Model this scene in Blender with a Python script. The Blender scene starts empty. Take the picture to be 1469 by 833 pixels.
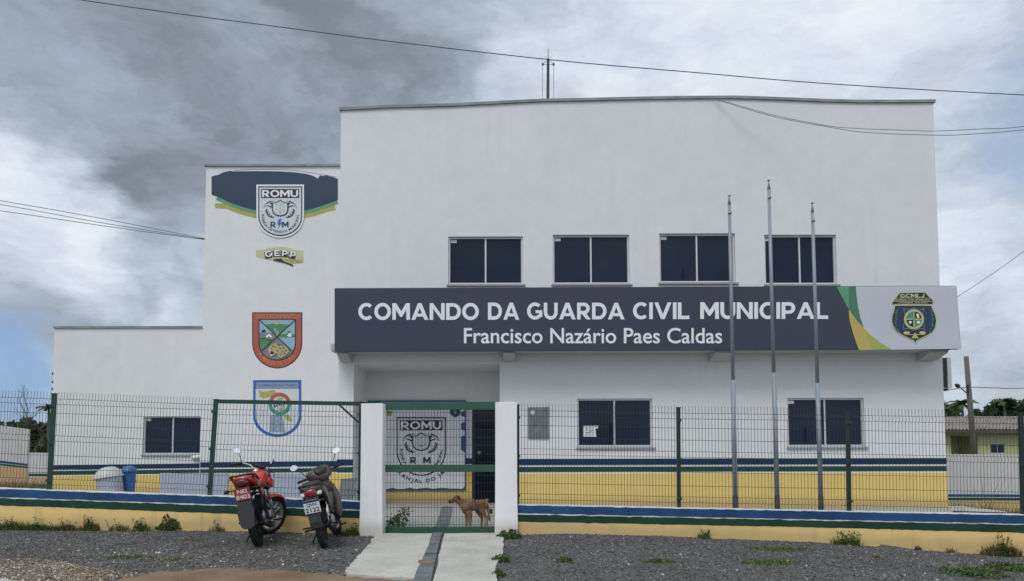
import bpy, bmesh, math, random
from math import sin, cos, pi, radians, atan2, sqrt
from mathutils import Vector, Matrix, noise as mnoise

random.seed(7)
S = bpy.context.scene
C = S.collection

# ------------------------------------------------------------------ camera
FPX, CX, CY = 1061.0, 734.5, 584.0          # focal length and principal point in photo pixels
PITCH, ROLL = radians(3.3), radians(0.13)
CAM = Vector((0.0, 0.0, 1.25))
ROT = (Matrix.Rotation(pi/2 + PITCH, 3, 'X') @ Matrix.Rotation(-ROLL, 3, 'Z'))
cd = bpy.data.cameras.new('camera')
cd.sensor_width = 36.0
cd.lens = 36.0*FPX/1469.0
cd.shift_y = (CY - 416.5)/1469.0
cd.clip_end = 3000.0
cam = bpy.data.objects.new('camera', cd)
cam.matrix_world = Matrix.Translation(CAM) @ ROT.to_4x4()
C.objects.link(cam)
S.camera = cam
S.render.resolution_x, S.render.resolution_y = 1024, 581

# ------------------------------------------------------------------ light and view
SUN_EL, SUN_AZ = radians(52), radians(200)   # azimuth clockwise from +Y (behind and right of the camera)
S.view_settings.view_transform = 'Standard'
S.view_settings.look = 'None'
S.view_settings.exposure = 0.0
S.view_settings.gamma = 1.0
sd = bpy.data.lights.new('sun', 'SUN')
sd.energy = 1.35
sd.angle = radians(24)
sd.color = (1.0, 0.97, 0.93)
sun = bpy.data.objects.new('sun', sd)
sdir = Vector((sin(SUN_AZ)*cos(SUN_EL), cos(SUN_AZ)*cos(SUN_EL), sin(SUN_EL)))
sun.rotation_euler = sdir.to_track_quat('Z', 'Y').to_euler()
sun.location = (0, -20, 40)
C.objects.link(sun)


class NT:
    """small node tree builder"""
    def __init__(self, tree):
        self.t = tree
        tree.nodes.clear()
    def n(self, typ, ins=None, **props):
        nd = self.t.nodes.new(typ)
        for k, v in props.items():
            setattr(nd, k, v)
        for k, v in (ins or {}).items():
            sk = nd.inputs[k]
            if isinstance(v, bpy.types.NodeSocket):
                self.t.links.new(v, sk)
            else:
                sk.default_value = v
        return nd
    def math(self, op, a, b=0.0, clamp=False):
        return self.n('ShaderNodeMath', {0: a, 1: b}, operation=op, use_clamp=clamp).outputs[0]
    def mapr(self, v, a, b, c=0.0, d=1.0, smooth=True):
        nd = self.n('ShaderNodeMapRange', {0: v, 1: a, 2: b, 3: c, 4: d})
        if smooth:
            nd.interpolation_type = 'SMOOTHSTEP'
        return nd.outputs[0]
    def mix(self, fac, a, b, blend='MIX'):
        nd = self.n('ShaderNodeMix', data_type='RGBA', blend_type=blend)
        for i, v in ((0, fac), (6, a), (7, b)):
            if isinstance(v, bpy.types.NodeSocket):
                self.t.links.new(v, nd.inputs[i])
            else:
                nd.inputs[i].default_value = v if not (isinstance(v, tuple) and len(v) == 3) else (*v, 1)
        return nd.outputs[2]
    def noise(self, vec, scale, detail=4.0, rough=0.55, out=0, dist=0.0):
        return self.n('ShaderNodeTexNoise', {'Vector': vec, 'Scale': scale, 'Detail': detail,
                                             'Roughness': rough, 'Distortion': dist}).outputs[out]
    def ramp(self, fac, stops):
        nd = self.n('ShaderNodeValToRGB', {0: fac})
        cr = nd.color_ramp
        while len(cr.elements) < len(stops):
            cr.elements.new(0.5)
        for e, (p, c) in zip(cr.elements, stops):
            e.position = p
            e.color = (*c, 1) if len(c) == 3 else c
        return nd.outputs[0]
    def vmath(self, op, a, b=None):
        ins = {0: a}
        if b is not None:
            ins[1] = b
        return self.n('ShaderNodeVectorMath', ins, operation=op)


def pdir(px, py):
    """direction of a photo point"""
    d = ROT @ Vector(((px - CX)/FPX, -(py - CY)/FPX, -1.0))
    return d.normalized()


SKY_A, SKY_B, SKY_C = 0.95, 0.735, 0.50
SKY_BLOBS = [
    (190, 100, 27, 2, -0.32), (380, 150, 15, 1, -0.10), (90, 90, 13, 2, -0.10), (330, 330, 8, 1, 0.12),
    (200, 520, 12, 1, -0.18), (80, 500, 10, 2, -0.10),
    (60, 350, 8, 1, 0.32), (190, 400, 7, 1, 0.30), (10, 310, 7, 1, 0.14), (40, 640, 7, 1, 0.30),
    (640, 60, 14, 3, -0.10), (1430, 600, 9, 2, -0.16), (1400, 130, 12, 2, -0.08), (1440, 380, 12, 2, 0.10)]
# world: Nishita sky behind a broken deck of cloud
world = bpy.data.worlds.new('World')
S.world = world
world.use_nodes = True
w = NT(world.node_tree)
geo = w.n('ShaderNodeTexCoord').outputs['Generated']
sky = w.n('ShaderNodeTexSky', sky_type='NISHITA', sun_disc=False, sun_elevation=SUN_EL,
          sun_rotation=SUN_AZ, altitude=50.0, air_density=1.0, dust_density=1.5, ozone_density=1.2)
nv = w.vmath('NORMALIZE', geo).outputs[0]
# cloud coordinates: the deck is seen at a slant, so squeeze with elevation
st = w.vmath('MULTIPLY', nv, (1.0, 1.0, 2.1)).outputs[0]
wn = w.noise(st, 2.2, 7, 0.60, out=1)
wv = w.vmath('SUBTRACT', wn, (0.5, 0.5, 0.5)).outputs[0]
wsc = w.vmath('MULTIPLY', wv, (0.42, 0.42, 0.42)).outputs[0]
dvn = w.vmath('NORMALIZE', w.vmath('ADD', nv, w.vmath('MULTIPLY', wv, (0.36, 0.36, 0.36)).outputs[0]).outputs[0]).outputs[0]
stw = w.vmath('ADD', st, wsc).outputs[0]
n1 = w.noise(stw, 2.6, 12, 0.58)
n2 = w.noise(stw, 7.5, 10, 0.62)


def blob(px, py, r0, r1):
    d = pdir(px, py)
    dt = w.vmath('DOT_PRODUCT', dvn, tuple(d)).outputs[1]
    return w.mapr(dt, cos(radians(r0)), cos(radians(r1)))


v = w.math('MULTIPLY_ADD', w.math('SUBTRACT', n1, 0.5), SKY_A)
v.node.inputs[2].default_value = SKY_B
v = w.math('ADD', v, w.math('MULTIPLY', w.math('SUBTRACT', n2, 0.5), SKY_C))


def addm(v, m, k):
    return w.math('ADD', v, w.math('MULTIPLY', m, k))


for (px, py, r0, r1, k) in SKY_BLOBS:
    v = addm(v, blob(px, py, r0, r1), k)
cl = w.ramp(v, [(0.0, (0.155, 0.188, 0.222)), (0.25, (0.225, 0.268, 0.316)), (0.5, (0.395, 0.46, 0.54)),
                (0.75, (0.68, 0.75, 0.85)), (1.0, (0.95, 0.98, 1.0))])
cl10 = w.mix(1.0, cl, (10.0, 10.0, 10.0), 'MULTIPLY')
gap = w.math('ADD', w.math('MULTIPLY', blob(20, 580, 4.6, 0.5), 0.95),
             w.math('MULTIPLY', blob(1450, 175, 6.0, 0.5), 0.45), clamp=True)
gap = w.math('ADD', gap, w.mapr(n1, 0.62, 0.78, 0.0, 0.30), clamp=True)
blue = w.mix(0.55, sky.outputs[0], (1.9, 3.9, 7.6))
skyc = w.mix(gap, cl10, blue)
bg = w.n('ShaderNodeBackground', {'Color': skyc, 'Strength': 0.1})
w.n('ShaderNodeOutputWorld', {'Surface': bg.outputs[0]})


# ------------------------------------------------------------------ photo measuring helpers
def W(px, py, Y):
    """the point of the vertical plane y = Y seen at a photo pixel"""
    d = ROT @ Vector(((px - CX)/FPX, -(py - CY)/FPX, -1.0))
    return CAM + d*((Y - CAM.y)/d.y)


def lerp_table(tb, x):
    if x <= tb[0][0]:
        return tb[0][1]
    for (a, b), (c, d) in zip(tb, tb[1:]):
        if x <= c:
            return b + (d - b)*(x - a)/(c - a)
    return tb[-1][1]


def sstep(a, b, x):
    t = min(1, max(0, (x - a)/(b - a)))
    return t*t*(3 - 2*t)


def YF(x):                                   # the fence line
    return 11.35 - 0.045*x


GZ = [(-14, 0.06), (-8.2, 0.03), (-4, 0.01), (-2, -0.03), (0, -0.03), (0.8, -0.01), (2.3, -0.04), (3.3, -0.09),
      (4.4, -0.12), (5.4, -0.19), (6.4, -0.26), (7.1, -0.315), (7.8, -0.33), (14, -0.40)]
KA, KB = Vector((-5.45, 7.78)), Vector((-4.78, 7.50))     # kerb line on the road edge


def kerb_dist(x, y):
    """signed distance to the kerb line, positive on the house side"""
    d = (KB - KA).normalized()
    p = Vector((x, y)) - KA
    return d.x*p.y - d.y*p.x


def G(x, y):
    f = YF(x)
    g = lerp_table(GZ, x)
    if y <= f:
        t = f - y
        z = g - 0.035*min(t, 3.8)
        z += 0.035*mnoise.noise(Vector((x*0.9, y*0.9, 3.1)))*sstep(0, 0.8, t)*sstep(-1.1, -1.9, -abs(x + 1.1))
        kd = kerb_dist(x, y)
        return z - 0.16*sstep(0.02, -0.12, kd)
    # the yard behind the fence
    a = -0.03 + 0.02*sstep(2, 9, x)
    bz = lerp_table([(-30, 0.30), (-12, 0.28), (-9, 0.10), (8.6, 0.07), (9.6, -0.10), (12, -0.45)], x)
    k = sstep(0, 1, (y - f)/3.5)
    z = a + (bz - a)*k
    far = sstep(20, 34, y)
    return z*(1 - far) + (-0.45)*far


def onG(px, py):
    d = ROT @ Vector(((px - CX)/FPX, -(py - CY)/FPX, -1.0))
    lo, hi = 2.0, 60.0
    t = lo
    while t < hi:
        p = CAM + d*t
        if p.z <= G(p.x, p.y):
            break
        t += 0.05
    a, b = t - 0.05, t
    for _ in range(20):
        m = (a + b)/2
        p = CAM + d*m
        if p.z <= G(p.x, p.y):
            b = m
        else:
            a = m
    return CAM + d*b


# ------------------------------------------------------------------ materials
M = {}


def mat(name, col, rough=0.6, metal=0.0, spec=None, var=0.0, vscale=6.0, bump=0.0, bscale=60.0, coat=0.0,
        stretch=(1, 1, 1), bdist=0.01, detail=5.0, emit=None):
    m = bpy.data.materials.new(name)
    m.use_nodes = True
    t = NT(m.node_tree)
    pos = t.n('ShaderNodeNewGeometry').outputs['Position']
    ins = {'Roughness': rough, 'Metallic': metal}
    if var > 0:
        sv = t.vmath('MULTIPLY', pos, stretch).outputs[0]
        nz = t.noise(sv, vscale, detail, 0.6)
        f = t.mapr(nz, 0.25, 0.75, 1 - var, 1 + var, smooth=False)
        cc = t.vmath('SCALE', (*col,))
        t.t.links.new(f, cc.inputs[3])
        ins['Base Color'] = cc.outputs[0]
    else:
        ins['Base Color'] = (*col, 1)
    if spec is not None:
        ins['Specular IOR Level'] = spec
    if coat:
        ins['Coat Weight'] = coat
        ins['Coat Roughness'] = 0.08
    if bump > 0:
        bz = t.noise(pos, bscale, 4, 0.6)
        ins['Normal'] = t.n('ShaderNodeBump', {'Strength': bump, 'Distance': bdist, 'Height': bz}).outputs[0]
    b = t.n('ShaderNodeBsdfPrincipled', ins)
    t.n('ShaderNodeOutputMaterial', {'Surface': b.outputs[0]})
    M[name] = m
    return m


def plaster(name, col, grime=(0.30, 0.29, 0.26), amount=0.35, ztop=8.0, zlow=0.0, tilt=0.0):
    """painted render: broad mottling, rain streaks running down, splash dirt low down"""
    m = bpy.data.materials.new(name)
    m.use_nodes = True
    t = NT(m.node_tree)
    pos = t.n('ShaderNodeNewGeometry').outputs['Position']
    big = t.noise(pos, 0.55, 5, 0.6)
    mid = t.noise(pos, 3.0, 5, 0.6)
    st = t.vmath('MULTIPLY', pos, (3.2, 3.2, 0.16)).outputs[0]
    stk = t.noise(st, 1.6, 6, 0.65)
    stk2 = t.mapr(stk, 0.50, 0.78)
    patch = t.mapr(big, 0.38, 0.68)
    g = t.math('MULTIPLY', t.math('MULTIPLY', stk2, patch), amount)
    c = t.mix(g, col, grime)
    f = t.mapr(mid, 0.2, 0.8, 0.955, 1.045, smooth=False)
    cc = t.vmath('SCALE', c)
    t.t.links.new(f, cc.inputs[3])
    f2 = t.mapr(big, 0.2, 0.8, 0.94, 1.05, smooth=False)
    c2 = t.vmath('SCALE', cc.outputs[0])
    t.t.links.new(f2, c2.inputs[3])
    sep = t.n('ShaderNodeSeparateXYZ', {0: pos}).outputs[2]
    if tilt:                                  # the ground at its foot falls to the right
        px_ = t.n('ShaderNodeSeparateXYZ', {0: pos}).outputs[0]
        sep = t.math('ADD', sep, t.math('MULTIPLY', t.math('MAXIMUM', px_, 0.0), tilt))
    low = t.math('ADD', sep, t.math('MULTIPLY', mid, -0.25))
    lo = t.mapr(low, zlow, zlow + 0.22, 0.45, 0.0)
    c3 = t.mix(lo, c2.outputs[0], (0.30, 0.24, 0.17))
    fine = t.noise(pos, 90, 3, 0.6)
    wave = t.noise(pos, 4.0, 3, 0.5)
    hb = t.math('ADD', t.math('MULTIPLY', fine, 0.12), wave)
    bm = t.n('ShaderNodeBump', {'Strength': 0.22, 'Distance': 0.012, 'Height': hb}).outputs[0]
    b = t.n('ShaderNodeBsdfPrincipled', {'Base Color': c3, 'Roughness': 0.85, 'Normal': bm,
                                         'Specular IOR Level': 0.25})
    t.n('ShaderNodeOutputMaterial', {'Surface': b.outputs[0]})
    M[name] = m
    return m


plaster('wall_white', (0.755, 0.762, 0.765), amount=0.16)
plaster('wall_tower', (0.755, 0.762, 0.765), amount=0.13)
plaster('pillar_white', (0.84, 0.84, 0.84), amount=0.22, zlow=-0.1)
plaster('wall_yellow', (0.77, 0.57, 0.195), grime=(0.36, 0.27, 0.12), amount=0.4, zlow=0.02)
plaster('plinth_yellow', (0.84, 0.60, 0.235), grime=(0.30, 0.22, 0.12), amount=0.7, zlow=-0.03, tilt=0.043)
plaster('wall_far_white', (0.62, 0.60, 0.60), amount=0.5, zlow=-0.4)
plaster('wall_peach', (0.62, 0.40, 0.22), grime=(0.36, 0.26, 0.18), amount=0.5, zlow=-0.4)
plaster('house_yellow', (0.52, 0.52, 0.29), amount=0.5, zlow=-0.4)
plaster('concrete_trim', (0.50, 0.51, 0.51), amount=0.6, zlow=-5)
mat('coping_grey', (0.27, 0.29, 0.28), 0.8, var=0.3, vscale=3, stretch=(1, 1, 2), bump=0.3)
mat('stripe_blue', (0.007, 0.032, 0.082), 0.6, spec=.3, var=0.16, vscale=3)
mat('stripe_green', (0.015, 0.062, 0.038), 0.6, spec=.3, var=0.16, vscale=3)
mat('plinth_blue', (0.017, 0.066, 0.175), 0.6, spec=.3, var=0.38, vscale=2.2, detail=8)
mat('plinth_green', (0.011, 0.050, 0.030), 0.6, spec=.3, var=0.38, vscale=2.6, detail=8)
mat('paint_white', (0.76, 0.76, 0.75), 0.6, var=0.16, vscale=5)
mat('metal_green', (0.010, 0.048, 0.034), 0.42, var=0.12)
mat('gate_green', (0.022, 0.092, 0.058), 0.45, var=0.12)
mat('wire_green', (0.010, 0.026, 0.023), 0.5)
mat('aluminium', (0.62, 0.64, 0.65), 0.4, metal=0.25, var=0.06)
mat('granite_sill', (0.33, 0.33, 0.33), 0.5, var=0.2, vscale=40)
mat('glass_navy', (0.0045, 0.0145, 0.036), 0.05, spec=0.30, var=0.25, vscale=0.9, bump=0.10, bscale=1.3, bdist=0.02)
mat('galvanised', (0.27, 0.305, 0.345), 0.5, metal=0.12, var=0.14, vscale=8, stretch=(1, 1, 0.25))
mat('pole_dark', (0.028, 0.03, 0.034), 0.6, var=0.2)
mat('brass_dark', (0.07, 0.07, 0.072), 0.4, metal=0.6)
mat('black_cable', (0.05, 0.05, 0.055), 0.6)
mat('grey_cable', (0.19, 0.20, 0.21), 0.6)
mat('black_plastic', (0.016, 0.016, 0.018), 0.5)
mat('dark_rubber', (0.013, 0.013, 0.014), 0.78, var=0.3, vscale=30)
mat('paper', (0.74, 0.75, 0.76), 0.7)
mat('vinyl_navy', (0.032, 0.043, 0.072), 0.42, var=0.07, vscale=1.2)
mat('vinyl_white', (0.53, 0.56, 0.62), 0.45, var=0.04, vscale=1.5)
mat('letter_white', (0.80, 0.82, 0.86), 0.45)
mat('vinyl_green_light', (0.10, 0.33, 0.16), 0.45)
mat('vinyl_green_dark', (0.05, 0.19, 0.115), 0.45)
mat('vinyl_yellow', (0.50, 0.40, 0.11), 0.45)
mat('vinyl_lime', (0.37, 0.42, 0.095), 0.45)
mat('print_black', (0.018, 0.020, 0.024), 0.5)
mat('print_navy', (0.018, 0.042, 0.085), 0.55, var=0.1, vscale=2)
mat('print_white', (0.60, 0.66, 0.70), 0.55, var=0.06, vscale=4)
mat('print_gold', (0.50, 0.50, 0.20), 0.5)
mat('print_teal', (0.06, 0.30, 0.22), 0.5)
mat('print_lightgold', (0.56, 0.56, 0.34), 0.5)
mat('print_blue', (0.03, 0.13, 0.42), 0.5, var=0.1)
mat('print_red', (0.42, 0.10, 0.075), 0.55, var=0.15, vscale=3)
mat('print_orange', (0.60, 0.24, 0.06), 0.55)
mat('print_sky', (0.27, 0.46, 0.56), 0.55)
mat('print_green', (0.08, 0.24, 0.09), 0.55, var=0.2)
mat('print_tan', (0.46, 0.38, 0.20), 0.55, var=0.25, vscale=30)
mat('print_grey', (0.20, 0.22, 0.24), 0.55)
mat('print_olive', (0.43, 0.38, 0.10), 0.55, var=0.15)
mat('print_steel', (0.27, 0.33, 0.42), 0.55, var=0.08)
mat('banner_white', (0.76, 0.78, 0.81), 0.6, var=0.06, vscale=2)
mat('banner_blue', (0.03, 0.085, 0.25), 0.6, var=0.1)
mat('door_glass', (0.004, 0.009, 0.022), 0.09, spec=0.25)
mat('door_frame', (0.02, 0.03, 0.05), 0.5)
mat('chrome', (0.75, 0.76, 0.78), 0.15, metal=1.0)
mat('steel_dull', (0.34, 0.34, 0.35), 0.42, metal=0.8, var=0.15, vscale=20)
mat('mirror_glass', (0.90, 0.92, 0.95), 0.03, metal=1.0)
mat('moto_red', (0.52, 0.032, 0.020), 0.28, coat=0.5, var=0.07, vscale=8)
mat('moto_red_dark', (0.10, 0.006, 0.006), 0.3, coat=0.4)
mat('engine_black', (0.020, 0.020, 0.022), 0.5, metal=0.2, var=0.3, vscale=25)
mat('seat_black', (0.022, 0.021, 0.021), 0.6, bump=0.2, bscale=180)
mat('mudflap_grey', (0.040, 0.042, 0.046), 0.7, var=0.3, vscale=14)
mat('plate_red', (0.40, 0.05, 0.045), 0.45)
mat('scooter_grey', (0.080, 0.064, 0.056), 0.32, metal=0.25, coat=0.35, var=0.06)
mat('lens_red', (0.22, 0.010, 0.014), 0.15, coat=0.6)
mat('lens_clear', (0.62, 0.58, 0.52), 0.12, coat=0.5)
mat('rim_yellow', (0.55, 0.42, 0.16), 0.35, metal=0.5)
mat('bin_blue', (0.022, 0.12, 0.36), 0.38, var=0.08)
mat('bin_red', (0.36, 0.05, 0.06), 0.4, var=0.08)
mat('bin_white', (0.54, 0.54, 0.52), 0.5, var=0.1)
mat('bench_stone', (0.40, 0.45, 0.54), 0.7, var=0.08, vscale=5, bump=0.15)
mat('bench_grey', (0.20, 0.22, 0.25), 0.7, var=0.12, vscale=6)
mat('ac_white', (0.60, 0.60, 0.58), 0.5, var=0.08)
mat('ac_dark', (0.022, 0.024, 0.028), 0.6)
mat('plaque_metal', (0.20, 0.215, 0.235), 0.35, metal=0.35, var=0.25, vscale=9)
mat('wood_pole', (0.13, 0.115, 0.10), 0.85, var=0.25, vscale=6, stretch=(1, 1, 0.15))
mat('roof_tile', (0.24, 0.215, 0.195), 0.9, var=0.5, vscale=2.4, bump=0.4, bscale=20)
mat('dark_opening', (0.03, 0.033, 0.032), 0.8)
mat('window_blue', (0.03, 0.05, 0.09), 0.15)
mat('bark', (0.10, 0.085, 0.07), 0.9, var=0.3, vscale=10)


def leafmat(name, a, b, scale=2.0):
    m = bpy.data.materials.new(name)
    m.use_nodes = True
    t = NT(m.node_tree)
    gi = t.n('ShaderNodeNewGeometry')
    nz = t.noise(gi.outputs['Position'], scale, 4, 0.6)
    r = t.math('ADD', t.math('MULTIPLY', gi.outputs['Random Per Island'], 0.6), t.math('MULTIPLY', nz, 0.6))
    c = t.mix(t.mapr(r, 0.25, 0.95, smooth=False), a, b)
    d = t.n('ShaderNodeBsdfPrincipled', {'Base Color': c, 'Roughness': 0.6, 'Specular IOR Level': 0.25})
    tr = t.n('ShaderNodeBsdfTranslucent', {'Color': c})
    mx = t.n('ShaderNodeMixShader', {0: 0.22, 1: d.outputs[0], 2: tr.outputs[0]})
    t.n('ShaderNodeOutputMaterial', {'Surface': mx.outputs[0]})
    M[name] = m


leafmat('leaf_dark', (0.030, 0.056, 0.024), (0.085, 0.125, 0.050), 0.6)
leafmat('leaf_mid', (0.042, 0.080, 0.030), (0.115, 0.165, 0.060), 0.8)
leafmat('grass_green', (0.065, 0.110, 0.028), (0.18, 0.235, 0.070), 4)
leafmat('grass_dry', (0.10, 0.10, 0.035), (0.24, 0.20, 0.085), 4)
leafmat('weed_green', (0.045, 0.095, 0.024), (0.125, 0.190, 0.055), 6)


def groundmat():
    m = bpy.data.materials.new('ground_gravel')
    m.use_nodes = True
    t = NT(m.node_tree)
    pos = t.n('ShaderNodeNewGeometry').outputs['Position']
    v1 = t.n('ShaderNodeTexVoronoi', {'Vector': pos, 'Scale': 34.0, 'Randomness': 1.0})
    v2 = t.n('ShaderNodeTexVoronoi', {'Vector': pos, 'Scale': 75.0, 'Randomness': 1.0})
    tone = t.n('ShaderNodeSeparateColor', {0: v1.outputs['Color']}).outputs[0]
    tone2 = t.n('ShaderNodeSeparateColor', {0: v2.outputs['Color']}).outputs[0]
    tn = t.math('ADD', t.math('MULTIPLY', tone, 0.6), t.math('MULTIPLY', tone2, 0.4))
    c = t.ramp(tn, [(0.0, (0.064, 0.063, 0.062)), (0.5, (0.116, 0.115, 0.113)), (0.93, (0.18, 0.178, 0.174)),
                    (1.0, (0.27, 0.26, 0.25))])
    big = t.noise(pos, 0.8, 6, 0.65)
    earth = t.mapr(big, 0.55, 0.72, 0.0, 0.55)
    c = t.mix(earth, c, (0.15, 0.125, 0.095))
    h = t.math('ADD', t.math('MULTIPLY', v1.outputs['Distance'], -1.0), t.math('MULTIPLY', v2.outputs['Distance'], -0.5))
    bm = t.n('ShaderNodeBump', {'Strength': 0.9, 'Distance': 0.02, 'Height': h}).outputs[0]
    b = t.n('ShaderNodeBsdfPrincipled', {'Base Color': c, 'Roughness': 0.9, 'Normal': bm, 'Specular IOR Level': 0.3})
    t.n('ShaderNodeOutputMaterial', {'Surface': b.outputs[0]})
    M['ground_gravel'] = m

    def two(name, a, b_, s1, s2, bs=0.5, dist=0.008, lo=0.3, hi=0.7, c3=None):
        m = bpy.data.materials.new(name)
        m.use_nodes = True
        t = NT(m.node_tree)
        pos = t.n('ShaderNodeNewGeometry').outputs['Position']
        n_a = t.noise(pos, s1, 7, 0.65)
        n_b = t.noise(pos, s2, 6, 0.7)
        c = t.mix(t.mapr(n_a, lo, hi), a, b_)
        f = t.mapr(n_b, 0.2, 0.8, 0.78, 1.22, smooth=False)
        cc = t.vmath('SCALE', c)
        t.t.links.new(f, cc.inputs[3])
        col = cc.outputs[0]
        if c3:
            n_c = t.noise(pos, 2.3, 8, 0.7, dist=0.6)
            col = t.mix(t.mapr(n_c, 0.56, 0.70, 0, 0.8), col, c3)
        h = t.math('ADD', n_a, t.math('MULTIPLY', n_b, 0.5))
        bm = t.n('ShaderNodeBump', {'Strength': bs, 'Distance': dist, 'Height': h}).outputs[0]
        b = t.n('ShaderNodeBsdfPrincipled', {'Base Color': col, 'Roughness': 0.9, 'Normal': bm, 'Specular IOR Level': 0.25})
        t.n('ShaderNodeOutputMaterial', {'Surface': b.outputs[0]})
        M[name] = m
    two('ramp_concrete', (0.41, 0.40, 0.36), (0.54, 0.525, 0.475), 1.2, 26, c3=(0.33, 0.32, 0.295))
    two('yard_concrete', (0.33, 0.33, 0.31), (0.41, 0.40, 0.38), 0.9, 20, c3=(0.27, 0.265, 0.25))
    two('dirt', (0.165, 0.110, 0.072), (0.25, 0.178, 0.118), 2.2, 40, bs=0.9, dist=.015, c3=(0.12, 0.09, 0.065))
    two('drain_slab', (0.115, 0.135, 0.145), (0.19, 0.215, 0.22), 5, 40, c3=(0.10, 0.11, 0.11))
    two('asphalt', (0.045, 0.045, 0.048), (0.065, 0.064, 0.063), 3, 120)
    two('kerb_stone', (0.42, 0.41, 0.39), (0.58, 0.57, 0.54), 6, 40, c3=(0.10, 0.09, 0.085))
    two('brown_stone', (0.13, 0.095, 0.07), (0.34, 0.28, 0.21), 40, 90)
    two('yard_grass', (0.045, 0.065, 0.022), (0.10, 0.115, 0.045), 2, 30)
    two('far_ground', (0.05, 0.065, 0.03), (0.11, 0.10, 0.06), 0.2, 4)


groundmat()


# ------------------------------------------------------------------ object helpers
def tag(o, label=None, cat=None, group=None, kind=None):
    if label:
        o['label'] = label
    if cat:
        o['category'] = cat
    if group:
        o['group'] = group
    if kind:
        o['kind'] = kind
    return o


def empty(name, loc, label, cat, group=None):
    o = bpy.data.objects.new(name, None)
    o.empty_display_size = 0.2
    o.location = loc
    C.objects.link(o)
    return tag(o, label, cat, group)


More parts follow.
